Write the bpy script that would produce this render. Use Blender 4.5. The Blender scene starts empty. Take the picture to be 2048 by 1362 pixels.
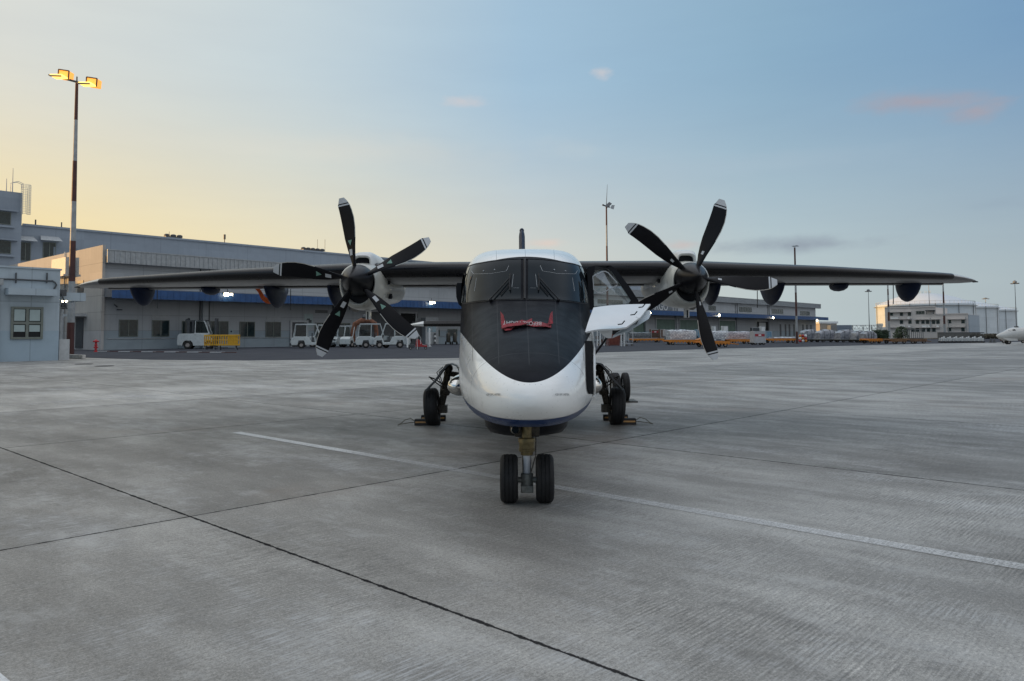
import bpy, bmesh, math, random
from mathutils import Vector, Matrix, noise
from mathutils.bvhtree import BVHTree
random.seed(7)
R = math.radians
S = bpy.context.scene
C = S.collection

# ------------------------------------------------------------------ camera
F_PX, PPX, PPY = 1480.0, 1024.0, 594.0
EYE = Vector((0, 0, 1.62))
CAM_M = Matrix.Rotation(R(90 + 2.9), 4, 'X') @ Matrix.Rotation(R(-0.3), 4, 'Z')
cd = bpy.data.cameras.new('camera'); cam = bpy.data.objects.new('camera', cd); C.objects.link(cam)
cam.matrix_world = Matrix.Translation(EYE) @ CAM_M
cd.sensor_width = 36; cd.lens = F_PX / 2048 * 36; cd.shift_y = -(681 - PPY) / 2048
cd.clip_start = .05; cd.clip_end = 6000
S.camera = cam

def ray(px, py):
    return CAM_M.to_3x3() @ Vector(((px - PPX) / F_PX, (PPY - py) / F_PX, -1))
def at(px, py, Y):
    d = ray(px, py); return EYE + d * (Y / d.y)
def gnd(px, py, z=0):
    d = ray(px, py); return EYE + d * ((z - EYE.z) / d.z)

# ------------------------------------------------------------------ sky, sun, exposure
SUN_AZ, SUN_EL = -88.0, 3.0      # degrees clockwise from straight ahead, and height
W = bpy.data.worlds.new('World'); S.world = W; W.use_nodes = True
S.view_settings.view_transform = 'Standard'; S.view_settings.look = 'None'
S.view_settings.gamma = 1; S.view_settings.exposure = 0.8

class NT:
    """tiny node helper"""
    def __init__(s, nt): s.nt = nt
    def n(s, t, **kw):
        o = s.nt.nodes.new(t)
        for k, v in kw.items(): setattr(o, k, v)
        return o
    def link(s, a, b): s.nt.links.new(a, b)
    def put(s, sock, v):
        if isinstance(v, (int, float)): sock.default_value = v
        elif isinstance(v, (tuple, list)):
            n = len(sock.default_value); v = tuple(v)
            sock.default_value = (v + (1,))[:n] if n == 4 else v[:3]
        else: s.link(v, sock)
    def m(s, op, a, b=0, c=0):
        o = s.n('ShaderNodeMath', operation=op)
        s.put(o.inputs[0], a); s.put(o.inputs[1], b); s.put(o.inputs[2], c)
        return o.outputs[0]
    def clamp(s, a): return s.m('MINIMUM', s.m('MAXIMUM', a, 0), 1)
    def step(s, a, lo, hi):   # smooth step
        o = s.n('ShaderNodeMapRange', interpolation_type='SMOOTHSTEP')
        s.put(o.inputs[0], a); s.put(o.inputs[1], lo); s.put(o.inputs[2], hi)
        return o.outputs[0]
    def mix(s, f, a, b, mode='MIX'):
        o = s.n('ShaderNodeMix', data_type='RGBA', blend_type=mode)
        s.put(o.inputs[0], f); s.put(o.inputs[6], a); s.put(o.inputs[7], b)
        return o.outputs[2]
    def noise(s, vec, scale, detail=3, rough=.5, out=0):
        o = s.n('ShaderNodeTexNoise'); s.put(o.inputs['Scale'], scale)
        s.put(o.inputs['Detail'], detail); s.put(o.inputs['Roughness'], rough)
        if vec is not None: s.link(vec, o.inputs['Vector'])
        return o.outputs[out]
    def xyz(s, vec):
        o = s.n('ShaderNodeSeparateXYZ'); s.link(vec, o.inputs[0]); return o.outputs
    def vec(s, x, y, z):
        o = s.n('ShaderNodeCombineXYZ'); s.put(o.inputs[0], x); s.put(o.inputs[1], y); s.put(o.inputs[2], z)
        return o.outputs[0]
    def ramp(s, f, stops, interp='LINEAR'):
        o = s.n('ShaderNodeValToRGB'); e = o.color_ramp.elements; o.color_ramp.interpolation = interp
        while len(e) < len(stops): e.new(.5)
        for i, (p, c) in enumerate(stops):
            e[i].position = p; e[i].color = tuple(c) + (1,)
        s.link(f, o.inputs[0]); return o.outputs[0]

def build_world():
    nt = W.node_tree; nt.nodes.clear(); k = NT(nt)
    sky = k.n('ShaderNodeTexSky', sky_type='NISHITA')
    sky.sun_disc = False; sky.sun_elevation = R(SUN_EL); sky.sun_rotation = R(SUN_AZ)
    sky.air_density = 1.0; sky.dust_density = SKY_DUST; sky.ozone_density = 1.6; sky.altitude = 0
    tc = k.n('ShaderNodeTexCoord'); g = tc.outputs['Generated']
    x, y, z = k.xyz(g)
    col = sky.outputs[0]
    # the evening air: a warm glow low over the sun's side, pale haze low on the other
    az = k.m('ARCTAN2', x, y)                       # radians, 0 ahead, + right
    el = k.m('ARCSINE', z)
    d = k.m('ABSOLUTE', k.m('SUBTRACT', az, R(GLOW_AZ)))
    d = k.m('MINIMUM', d, k.m('SUBTRACT', 2 * math.pi, d))
    t = k.m('DIVIDE', d, math.pi)                   # 0 toward the sun, 1 away
    e = k.clamp(k.m('DIVIDE', el, R(60)))
    low = k.ramp(t, SKY_LOW); mid = k.ramp(t, SKY_MID); hi = k.ramp(t, SKY_HIGH)
    g1 = k.mix(k.step(e, 0.0, .34), low, mid)
    g2 = k.mix(k.step(e, .43, .80), g1, hi)
    col = k.mix(1.0 - SKY_NISHITA, col, g2)
    # small pink evening clouds
    def cloud(col, a0, e0, wa, we, c, amt, seed, s=60, tilt=0.0):
        da0 = k.m('SUBTRACT', az, R(a0)); de0 = k.m('SUBTRACT', el, R(e0))
        da = k.m('DIVIDE', da0, R(wa))
        de = k.m('DIVIDE', k.m('SUBTRACT', de0, k.m('MULTIPLY', da0, tilt)), R(we))
        nz = k.noise(k.vec(k.m('MULTIPLY', az, 1.0), k.m('MULTIPLY_ADD', el, 2.2, seed), seed), s, 4, .55)
        r = k.m('SQRT', k.m('ADD', k.m('MULTIPLY', da, da), k.m('MULTIPLY', de, de)))
        v = k.m('SUBTRACT', k.m('ADD', 1.0, k.m('MULTIPLY', k.m('SUBTRACT', nz, .5), 1.9)), r)
        return k.mix(k.m('MULTIPLY', k.step(v, -.1, 1.3), amt), col, c)
    for a in CLOUDS: col = cloud(col, *a)
    st = k.noise(k.vec(az, k.m('MULTIPLY', el, 6), 0), 4, 4, .6)
    col = k.mix(1, col, k.ramp(st, [(.3, (.98, .98, .985)), (.7, (1.015, 1.015, 1.01))]), 'MULTIPLY')
    bg = k.n('ShaderNodeBackground'); k.link(col, bg.inputs[0]); bg.inputs[1].default_value = SKY_STRENGTH
    out = k.n('ShaderNodeOutputWorld'); k.link(bg.outputs[0], out.inputs[0])
def px_az(px, py):
    d = ray(px, py).normalized(); return math.degrees(math.atan2(d.x, d.y)), math.degrees(math.asin(d.z))
def srgb(r, g, b, k=1.0):
    f = lambda c: (c / 255 / 12.92 if c <= 10 else ((c / 255 + .055) / 1.055) ** 2.4) * k
    return (f(r), f(g), f(b))
SKY_STRENGTH = .15; GLOW_AZ = -60.0; SKY_NISHITA = .08; SKY_DUST = 2.0
KS = 1 / (SKY_STRENGTH * 2 ** S.view_settings.exposure)
SKY_LOW  = [(0, srgb(255, 208, 112, KS * 1.3)), (.14, srgb(255, 225, 150, KS * 1.06)), (.24, srgb(246, 229, 186, KS * 1.02)), (.34, srgb(224, 220, 206, KS)), (.44, srgb(192, 205, 207, KS)), (.54, srgb(172, 186, 193, KS)), (.75, srgb(182, 186, 190, KS)), (1, srgb(205, 200, 194, KS))]
SKY_MID  = [(0, srgb(236, 226, 200, KS)), (.14, srgb(222, 224, 218, KS)), (.24, srgb(202, 216, 222, KS)), (.34, srgb(166, 196, 219, KS)), (.44, srgb(144, 178, 203, KS)), (.54, srgb(120, 157, 192, KS)), (.75, srgb(172, 186, 202, KS)), (1, srgb(205, 206, 208, KS * 1.1))]
SKY_HIGH = [(0, srgb(212, 213, 214, KS * 1.6)), (.5, srgb(200, 208, 219, KS * 1.5)), (1, srgb(208, 210, 214, KS * 1.6))]
PINK = srgb(168, 162, 172, KS); PINK2 = srgb(205, 202, 205, KS)
def cl(px, py, w, h, c, amt, seed, s=14, tilt=0.0):
    a, e = px_az(px, py); return (a, e, w, h, c, amt, seed, s, tilt)
CLOUDS = [cl(1840, 205, 4.6, 1.0, PINK, .95, 3.1, 14, -.10), cl(1950, 222, 2.4, .9, PINK, .85, 7.3, 20), cl(1205, 148, .95, .6, PINK2, .85, 1.7, 30),
          cl(928, 202, 2.0, .6, PINK2, .8, 5.2, 26), cl(1600, 490, 7.0, .8, srgb(142, 152, 166, KS), .75, 9.4, 16), cl(1090, 487, 1.9, .45, srgb(222, 204, 194, KS), .75, 4.4, 26),
          cl(1480, 330, 16, 1.3, srgb(172, 190, 204, KS), .35, 12.4, 9), cl(700, 300, 18, 1.6, srgb(222, 218, 206, KS), .35, 15.4, 8), cl(1370, 490, 1.6, .45, srgb(206, 186, 182, KS), .6, 2.4, 24), cl(1985, 410, 3.0, .5, srgb(150, 168, 184, KS), .35, 6.4, 22)]
build_world()
sd = bpy.data.lights.new('sun', 'SUN'); sd.energy = 2.4; sd.angle = R(.5); sd.color = (1, .58, .22)
sun = bpy.data.objects.new('sun', sd); C.objects.link(sun)
sdir = Vector((math.sin(R(SUN_AZ)) * math.cos(R(SUN_EL)), math.cos(R(SUN_AZ)) * math.cos(R(SUN_EL)), math.sin(R(SUN_EL))))
sun.rotation_euler = sdir.to_track_quat('Z', 'Y').to_euler(); sun.location = (0, 0, 60)

# ------------------------------------------------------------------ helpers
class MB:
    def __init__(s): s.v = []; s.f = []; s.m = []
    def add(s, vs, fs, mat=0):
        b = len(s.v); s.v += [tuple(v) for v in vs]
        for f in fs: s.f.append([b + i for i in f]); s.m.append(mat)
        return s
    def box(s, x0, x1, y0, y1, z0, z1, mat=0):
        return s.add([(x0,y0,z0),(x1,y0,z0),(x1,y1,z0),(x0,y1,z0),(x0,y0,z1),(x1,y0,z1),(x1,y1,z1),(x0,y1,z1)],
              [(0,3,2,1),(4,5,6,7),(0,1,5,4),(1,2,6,5),(2,3,7,6),(3,0,4,7)], mat)
    def loft(s, rings, mat=0, caps=True, closed=True):
        n = len(rings[0]); vs = [p for r in rings for p in r]; fs = []
        for i in range(len(rings) - 1):
            for j in range(n if closed else n - 1):
                a, b = i * n + j, i * n + (j + 1) % n
                fs.append((a, b, b + n, a + n))
        if caps:
            fs.append(tuple(range(n))[::-1]); fs.append(tuple((len(rings) - 1) * n + j for j in range(n)))
        return s.add(vs, fs, mat)
    def tube(s, pts, r, n=8, mat=0, caps=True):
        pts = [Vector(p) for p in pts]; rings = []
        rs = r if isinstance(r, (list, tuple)) else [r] * len(pts)
        up = None
        for i, p in enumerate(pts):
            a = pts[max(i - 1, 0)]; b = pts[min(i + 1, len(pts) - 1)]; d = (b - a).normalized()
            if up is None: up = Vector((0, 0, 1)) if abs(d.z) < .9 else Vector((1, 0, 0))
            x = d.cross(up).normalized(); y = x.cross(d).normalized(); up = y
            rings.append([p + (x * math.cos(q) + y * math.sin(q)) * rs[i] for q in [2 * math.pi * j / n for j in range(n)]])
        return s.loft(rings, mat, caps)
    def lathe(s, prof, c=(0,0,0), axis='z', n=24, mat=0, caps=True):
        rings = []
        for r, h in prof:
            ring = []
            for j in range(n):
                a = 2 * math.pi * j / n; u, v = r * math.cos(a), r * math.sin(a)
                p = {'z': (u, v, h), 'y': (u, h, v), 'x': (h, u, v)}[axis]
                ring.append((c[0] + p[0], c[1] + p[1], c[2] + p[2]))
            rings.append(ring)
        return s.loft(rings, mat, caps)
    def prism(s, poly, axis, a, b, mat=0):
        def P(u, v, w): return {'y': (u, w, v), 'x': (w, u, v), 'z': (u, v, w)}[axis]
        return s.loft([[P(u, v, a) for u, v in poly], [P(u, v, b) for u, v in poly]], mat)
    def ball(s, c, r, n=12, mat=0, sq=(1,1,1)):
        rings = []
        for i in range(n // 2 + 1):
            t = math.pi * i / (n // 2); t = min(max(t, .02), math.pi - .02)
            rings.append([(c[0] + r * sq[0] * math.sin(t) * math.cos(2 * math.pi * j / n), c[1] + r * sq[1] * math.sin(t) * math.sin(2 * math.pi * j / n), c[2] - r * sq[2] * math.cos(t)) for j in range(n)])
        return s.loft(rings, mat)
    def xf(s, M, i0=0):
        for i in range(i0, len(s.v)): s.v[i] = tuple(M @ Vector(s.v[i]))
        return s
    def build(s, name, mats, parent=None, smooth=False, bevel=0, off=None, ang=35):
        me = bpy.data.meshes.new(name)
        vs = s.v if off is None else [(v[0] + off[0], v[1] + off[1], v[2] + off[2]) for v in s.v]
        me.from_pydata(vs, [], s.f)
        for m in (mats if isinstance(mats, (list, tuple)) else [mats]): me.materials.append(m)
        me.polygons.foreach_set('material_index', s.m)
        bm = bmesh.new(); bm.from_mesh(me); bmesh.ops.recalc_face_normals(bm, faces=bm.faces); bm.to_mesh(me); bm.free()
        if smooth:
            me.polygons.foreach_set('use_smooth', [True] * len(me.polygons)); me.set_sharp_from_angle(angle=R(ang))
        o = bpy.data.objects.new(name, me); C.objects.link(o)
        if parent is not None: o.parent = parent
        if bevel:
            b = o.modifiers.new('bevel', 'BEVEL'); b.width = bevel; b.segments = 2; b.limit_method = 'ANGLE'; b.angle_limit = R(40)
        return o
def tag(o, label, cat, group=None):
    o['label'] = label; o['category'] = cat
    if group: o['group'] = group
    return o
def thing(name, label, cat, loc=(0, 0, 0), rz=0, group=None):
    o = bpy.data.objects.new(name, None); C.objects.link(o)
    o.empty_display_size = .2
    o.location = loc; o.rotation_euler = (0, 0, rz); return tag(o, label, cat, group)
def struct(o, kind='structure'): o['kind'] = kind; return o
def dup(root, loc, rz, label, group=None, scale=None):
    r = root.copy(); C.objects.link(r); r.location = loc; r.rotation_euler = (0, 0, rz)
    if scale: r.scale = scale
    r['label'] = label
    if group: r['group'] = group
    for ch in list(root.children):
        c = ch.copy(); C.objects.link(c); c.parent = r
        for g in list(ch.children):
            d = g.copy(); C.objects.link(d); d.parent = c
    return r
def text_mesh(body, size, mat, parent, name='lettering', extrude=.004, align='CENTER'):
    cu = bpy.data.curves.new('txt', 'FONT'); cu.body = body; cu.size = size; cu.extrude = extrude; cu.align_x = align; cu.align_y = 'CENTER'
    t = bpy.data.objects.new('txt', cu); C.objects.link(t)
    bpy.context.view_layer.update()
    me = bpy.data.meshes.new_from_object(t.evaluated_get(bpy.context.evaluated_depsgraph_get()))
    bpy.data.objects.remove(t); bpy.data.curves.remove(cu)
    me.materials.clear(); me.materials.append(mat); me.name = name
    o = bpy.data.objects.new(name, me); C.objects.link(o)
    if parent is not None: o.parent = parent
    return o

def pm(name, col, rough=.5, metal=0, var=.12, scale=3, bump=0, bscale=30, coat=0, spec=.5, streak=0, emit=None, es=1, alpha=None, dirt=0):
    m = bpy.data.materials.new(name); m.use_nodes = True; nt = m.node_tree; k = NT(nt)
    b = nt.nodes['Principled BSDF']
    tc = k.n('ShaderNodeTexCoord').outputs['Object']
    nz = k.noise(tc, scale, 5, .6)
    c0 = tuple(c * (1 - var) for c in col); c1 = tuple(min(c * (1 + var), 1) for c in col)
    c = k.mix(k.step(nz, .3, .7), c0, c1)
    if streak:
        x, y, z = k.xyz(tc)
        sv = k.noise(k.vec(k.m('MULTIPLY', x, 2.2), k.m('MULTIPLY', y, 2.2), k.m('MULTIPLY', z, .12)), 1.3, 4, .65)
        c = k.mix(k.m('MULTIPLY', k.step(sv, .45, .75), streak), c, tuple(v * .55 for v in col))
    if dirt:
        dn = k.noise(tc, scale * 2.7, 6, .7)
        c = k.mix(k.m('MULTIPLY', k.step(dn, .52, .7), dirt), c, (.09, .075, .06))
    k.link(c, b.inputs['Base Color'])
    rn = k.noise(tc, scale * 4, 3, .6)
    k.put(b.inputs['Roughness'], k.m('MULTIPLY_ADD', k.m('SUBTRACT', rn, .5), .25, rough))
    b.inputs['Metallic'].default_value = metal
    b.inputs['Specular IOR Level'].default_value = spec
    b.inputs['Coat Weight'].default_value = coat; b.inputs['Coat Roughness'].default_value = .08
    if bump:
        bn = k.n('ShaderNodeBump'); bn.inputs['Strength'].default_value = bump; bn.inputs['Distance'].default_value = .02
        k.link(k.noise(tc, bscale, 4, .6), bn.inputs['Height']); k.link(bn.outputs[0], b.inputs['Normal'])
    if emit: b.inputs['Emission Color'].default_value = emit + (1,); b.inputs['Emission Strength'].default_value = es
    return m
def glass(name, col=(.9, .95, .95), rough=.02, refl=.8):
    m = bpy.data.materials.new(name); m.use_nodes = True; nt = m.node_tree; k = NT(nt); nt.nodes.clear()
    g = k.n('ShaderNodeBsdfGlossy'); g.inputs['Roughness'].default_value = rough
    t = k.n('ShaderNodeBsdfTransparent'); t.inputs[0].default_value = col + (1,)
    fr = k.n('ShaderNodeFresnel'); fr.inputs[0].default_value = 1.5
    tc = k.n('ShaderNodeTexCoord').outputs['Object']
    f = k.clamp(k.m('ADD', k.m('MULTIPLY_ADD', fr.outputs[0], refl, .01), k.m('MULTIPLY', k.noise(tc, 4, 3), .05)))
    mx = k.n('ShaderNodeMixShader'); k.link(f, mx.inputs[0]); k.link(t.outputs[0], mx.inputs[1]); k.link(g.outputs[0], mx.inputs[2])
    o = k.n('ShaderNodeOutputMaterial'); k.link(mx.outputs[0], o.inputs[0]); return m

M = {}
M['white'] = pm('white_paint', (.70, .71, .70), .32, var=.05, coat=.3, dirt=.05)
M['black'] = pm('black_paint', (.006, .007, .010), .42, var=.3, spec=.2)
M['rubber'] = pm('rubber', (.010, .010, .011), .75, var=.3, scale=14, bump=.2)
M['steel'] = pm('steel', (.45, .44, .42), .35, .9, var=.2, scale=12)
M['chrome'] = pm('polished_metal', (.78, .76, .72), .14, 1, var=.06)
M['brass'] = pm('worn_brass', (.17, .135, .065), .45, .5, var=.35, scale=20)
M['dkmetal'] = pm('dark_greasy_metal', (.055, .048, .038), .5, .5, var=.5, scale=25, bump=.4)
M['navy'] = pm('navy_paint', (.006, .014, .042), .5, var=.15, spec=.2)
M['red'] = pm('red_paint', (.42, .025, .03), .5, var=.25)
M['ltgrey'] = pm('light_grey_paint', (.42, .44, .45), .45, var=.1)
M['dkgrey'] = pm('dark_grey_paint', (.06, .065, .07), .5, var=.2)
# ------------------------------------------------------------------ ground
J = gnd(380, 1033)                                   # crossing of two slab joints
A1 = gnd(1300, 1362) - gnd(0, 893); A1.z = 0; A1.normalize()     # along the first joint
A2 = gnd(2048, 735) - J; A2.z = 0; A2.normalize()               # along the second
def concrete():
    m = bpy.data.materials.new('grooved_concrete'); m.use_nodes = True; k = NT(m.node_tree); b = m.node_tree.nodes['Principled BSDF']
    tc = k.n('ShaderNodeTexCoord').outputs['Object']; x, y, z = k.xyz(tc)
    dx = k.m('SUBTRACT', x, J.x); dy = k.m('SUBTRACT', y, J.y)
    # v: across joint 1 (along A2) ; u: along joint 1
    n1 = Vector((-A1.y, A1.x, 0)); n2 = Vector((-A2.y, A2.x, 0))
    if n1.y < 0: n1 = -n1
    if n2.x < 0: n2 = -n2
    v = k.m('ADD', k.m('MULTIPLY', dx, n1.x), k.m('MULTIPLY', dy, n1.y))
    u = k.m('ADD', k.m('MULTIPLY', dx, n2.x), k.m('MULTIPLY', dy, n2.y))
    L = 6.17
    def joint(c, w, seed, heavy):
        cs = k.m('DIVIDE', c, L); fr = k.m('SUBTRACT', cs, k.m('ROUND', cs)); d = k.m('ABSOLUTE', k.m('MULTIPLY', fr, L))
        wn = k.noise(k.vec(x, y, seed), 9, 4, .7)
        wn2 = k.noise(k.vec(x, y, seed + 4), 1.1, 2, .5)
        ww = k.m('MULTIPLY', w, k.m('ADD', k.m('MULTIPLY', k.step(wn, .38, .68), 1.2), k.m('MULTIPLY_ADD', wn2, .9, heavy)))
        return k.m('SUBTRACT', 1, k.step(d, k.m('MULTIPLY', ww, .6), k.m('ADD', ww, .002)))
    j1 = joint(v, .0135, 2.0, .15); j2 = joint(u, .012, 8.0, .2)
    jj = k.m('MAXIMUM', j1, j2)
    # slab tone
    cu = k.m('FLOOR', k.m('DIVIDE', u, L)); cv = k.m('FLOOR', k.m('DIVIDE', v, L))
    wnz = k.n('ShaderNodeTexWhiteNoise', noise_dimensions='2D'); k.link(k.vec(cu, cv, 0), wnz.inputs['Vector'])
    slab = wnz.outputs['Value']
    wl = k.n('ShaderNodeTexWhiteNoise', noise_dimensions='1D'); k.link(cu, wl.inputs['W']); lane = k.m('ADD', wl.outputs['Value'], k.m('MULTIPLY', k.m('COMPARE', cu, -3.0, .4), .9))
    big = k.noise(tc, .16, 5, .6); med = k.noise(k.vec(k.m('MULTIPLY', u, .55), k.m('MULTIPLY', v, 1.5), 0), .7, 6, .62)
    fine = k.noise(tc, 85, 4, .95); grit = k.noise(tc, 38, 4, .7)
    # broom grooves run along the second joint; their wear comes and goes
    wear = k.step(k.noise(k.vec(u, v, 3), .42, 5, .65), .40, .62)
    wob = k.noise(k.vec(k.m('MULTIPLY', u, 1), k.m('MULTIPLY', v, .35), 0), 2.4, 3, .6)
    gr = k.noise(k.vec(k.m('MULTIPLY_ADD', wob, .022, k.m('MULTIPLY', u, 1)), k.m('MULTIPLY', v, .07), 0), 58, 4, .8)
    gr2 = k.m('SINE', k.m('MULTIPLY', k.m('ADD', u, k.m('MULTIPLY', wob, .02)), 2 * math.pi / .030))
    groove = k.m('ADD', k.m('MULTIPLY', k.m('SUBTRACT', gr, .5), 1.7), k.m('MULTIPLY', gr2, k.m('MULTIPLY_ADD', wear, .07, .03)))
    base = k.ramp(k.m('ADD', k.m('MULTIPLY', big, .45), k.m('MULTIPLY', med, .55)), [(.37, (.156, .149, .136)), (.49, (.238, .229, .212)), (.60, (.362, .351, .328))])
    tone = k.m('ADD', k.m('MULTIPLY_ADD', slab, .26, .80), k.m('MULTIPLY_ADD', lane, .30, -.13))
    tv = k.m('MULTIPLY', tone, k.m('MULTIPLY_ADD', k.m('SUBTRACT', fine, .5), 3.2, 1)); tv = k.m('MULTIPLY', tv, k.m('MULTIPLY_ADD', k.m('SUBTRACT', grit, .5), 1.5, 1))
    tv = k.m('MULTIPLY', tv, k.m('MULTIPLY_ADD', groove, k.m('MULTIPLY_ADD', wear, 1.1, .5), 1))
    col = k.mix(1, base, k.vec(tv, tv, tv), 'MULTIPLY')
    # pale scuffed tops of the grooves, in drifts
    drift = k.step(k.noise(k.vec(k.m('MULTIPLY', u, .5), k.m('MULTIPLY', v, .9), 9), .6, 6, .75), .51, .66)
    col = k.mix(k.m('MULTIPLY', drift, k.m('MULTIPLY_ADD', k.step(groove, -.08, .2), .62, .08)), col, (.46, .47, .48))
    # tyre rubber streaks and warm stains
    rub = k.step(k.noise(k.vec(k.m('MULTIPLY', u, .08), k.m('MULTIPLY', v, 1.6), 21), .9, 4, .6), .56, .75)
    col = k.mix(k.m('MULTIPLY', rub, .40), col, (.11, .108, .105))
    st = k.step(k.noise(k.vec(x, y, 33), .33, 4, .6), .60, .75); col = k.mix(k.m('MULTIPLY', st, .38), col, (.235, .19, .155))
    spk = k.step(k.noise(k.vec(x, y, 51), 14, 2, .5), .74, .80); col = k.mix(k.m('MULTIPLY', spk, .5), col, (.06, .06, .06))
    # oil drips and a few dark scabs
    ol = k.step(k.noise(k.vec(k.m('MULTIPLY', u, 1.0), k.m('MULTIPLY', v, 1.0), 71), 1.7, 5, .75), .66, .74); col = k.mix(k.m('MULTIPLY', ol, .45), col, (.10, .10, .105))
    pch = k.step(k.noise(k.vec(k.m('MULTIPLY', u, .5), v, 91), 2.6, 6, .8), .50, .68); col = k.mix(k.m('MULTIPLY', pch, .30), col, (.48, .48, .47))
    # darkened strip beside joints, then the sealant
    near = k.m('MULTIPLY', k.step(k.m('ABSOLUTE', k.m('SUBTRACT', k.m('FRACT', k.m('ADD', k.m('DIVIDE', u, L), .5)), .5)), .0, .02), 1)
    col = k.mix(k.m('MULTIPLY', k.m('SUBTRACT', 1, near), .16), col, (.12, .12, .12))
    col = k.mix(k.m('MULTIPLY', jj, .92), col, (.010, .010, .012))
    k.link(col, b.inputs['Base Color'])
    k.put(b.inputs['Roughness'], k.m('MULTIPLY_ADD', med, -.3, .74)); k.put(b.inputs['Specular IOR Level'], k.m('MULTIPLY_ADD', jj, -.5, .5))
    h = k.m('ADD', k.m('MULTIPLY', groove, .5), k.m('ADD', k.m('MULTIPLY', fine, .35), k.m('MULTIPLY', jj, -1.2)))
    bn = k.n('ShaderNodeBump'); bn.inputs['Strength'].default_value = .35; bn.inputs['Distance'].default_value = .006
    k.link(h, bn.inputs['Height']); k.link(bn.outputs[0], b.inputs['Normal'])
    return m
def asphalt():
    m = bpy.data.materials.new('asphalt'); m.use_nodes = True; k = NT(m.node_tree); b = m.node_tree.nodes['Principled BSDF']
    tc = k.n('ShaderNodeTexCoord').outputs['Object']
    c = k.ramp(k.noise(tc, .35, 6, .65), [(.3, (.040, .043, .053)), (.7, (.062, .066, .078))])
    f = k.noise(tc, 40, 3, .7); t = k.m('MULTIPLY_ADD', f, .6, .7); c = k.mix(1, c, k.vec(t, t, t), 'MULTIPLY')
    st = k.step(k.noise(tc, .9, 4, .6), .62, .72); c = k.mix(k.m('MULTIPLY', st, .5), c, (.03, .03, .03))
    k.link(c, b.inputs['Base Color']); b.inputs['Roughness'].default_value = .95; b.inputs['Specular IOR Level'].default_value = .15
    bn = k.n('ShaderNodeBump'); bn.inputs['Strength'].default_value = .3; bn.inputs['Distance'].default_value = .01
    k.link(f, bn.inputs['Height']); k.link(bn.outputs[0], b.inputs['Normal']); return m
M['concrete'] = concrete(); M['asphalt'] = asphalt()
g = MB(); g.add([(-1500, -150, 0), (2600, -150, 0), (2600, 3500, 0), (-1500, 3500, 0)], [(0, 1, 2, 3)])
struct(g.build('apron_ground', M['concrete']))
# asphalt service road in front of the sheds
edge = [(120, 713.5), (300, 719.5), (500, 721), (916, 716), (1190, 705.5), (1436, 697.5), (1640, 693), (1845, 687.7), (1990, 685.0)]
pts = [gnd(*e, z=.004) for e in edge]
far = pts[-1] + Vector((60, 45, 0))
poly = pts + [far, Vector((220, 420, .004)), Vector((100, 420, .004)), Vector((-150, 160, .004)), Vector((-95, 45, .004)), Vector((-60, 50, .004))]
g = MB(); g.add(poly, [tuple(range(len(poly)))])
struct(g.build('service_road', M['asphalt']))
# worn painted lines
def paintmat():
    m = bpy.data.materials.new('worn_line_paint'); m.use_nodes = True; k = NT(m.node_tree); nt = m.node_tree; b = nt.nodes['Principled BSDF']
    tc = k.n('ShaderNodeTexCoord').outputs['Object']; x, y, z = k.xyz(tc)
    b.inputs['Base Color'].default_value = (.62, .63, .63, 1); b.inputs['Roughness'].default_value = .7
    u = k.m('ADD', k.m('MULTIPLY', x, A2.y), k.m('MULTIPLY', y, -A2.x)); v = k.m('ADD', k.m('MULTIPLY', x, A2.x), k.m('MULTIPLY', y, A2.y))
    gr = k.noise(k.vec(u, k.m('MULTIPLY', v, .08), 0), 40, 2, .7); w = k.noise(tc, .5, 4, .6); f = k.noise(tc, 60, 3, .8)
    a = k.m('ADD', k.m('MULTIPLY', k.step(gr, .35, .6), .25), k.m('MULTIPLY_ADD', k.step(w, .3, .6), .25, .42)); a = k.m('MULTIPLY', a, k.m('MULTIPLY_ADD', k.step(f, .3, .6), .6, .4))
    at_ = k.n('ShaderNodeAttribute', attribute_name='wear'); a = k.clamp(k.m('MULTIPLY', a, at_.outputs['Fac']))
    t = k.n('ShaderNodeBsdfTransparent'); mx = k.n('ShaderNodeMixShader'); k.link(a, mx.inputs[0]); k.link(t.outputs[0], mx.inputs[1]); k.link(b.outputs[0], mx.inputs[2])
    k.link(mx.outputs[0], nt.nodes['Material Output'].inputs[0]); return m
M['line'] = paintmat()
def stripe(name, a, b, w, wear, z=.005):
    d = (b - a).normalized(); n = Vector((-d.y, d.x, 0)) * w / 2; vs = []; fs = []; wl = []
    N = len(wear) - 1
    for i in range(N + 1):
        p = a + (b - a) * i / N; vs += [(p.x - n.x, p.y - n.y, z), (p.x + n.x, p.y + n.y, z)]; wl += [wear[i]] * 2
        if i: fs.append((2 * i - 2, 2 * i, 2 * i + 1, 2 * i - 1))
    q = MB(); q.add(vs, fs); o = q.build(name, M['line']); at_ = o.data.attributes.new('wear', 'FLOAT', 'POINT'); at_.data.foreach_set('value', wl)
    return struct(o)
pa, pb = gnd(472, 865), gnd(2048, 1135); pc = pb + (pb - pa) * .25
stripe('painted_line', pa, pc, .16, [1.7, 1.6, 1.4, .62, .6, .75, .85, .9, .95, 1, 1])
qa, qb = gnd(0, 1325), gnd(45, 1362); qd = (qb - qa).normalized()
stripe('painted_line', qa - qd * 2.5 + Vector((-.1, -.1, 0)), qb + qd * 3 + Vector((-.1, -.1, 0)), .2, [1.8, 1.8, 1.8])
# faint far service markings on the concrete
for (p, q, w) in [((0, 752), (900, 729), .35), ((1100, 741), (2048, 712), .3), ((0, 812), (880, 750), .25)]:
    stripe('painted_line', gnd(*p), gnd(*q), w, [.25, .45, .3, .5, .2])
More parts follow.
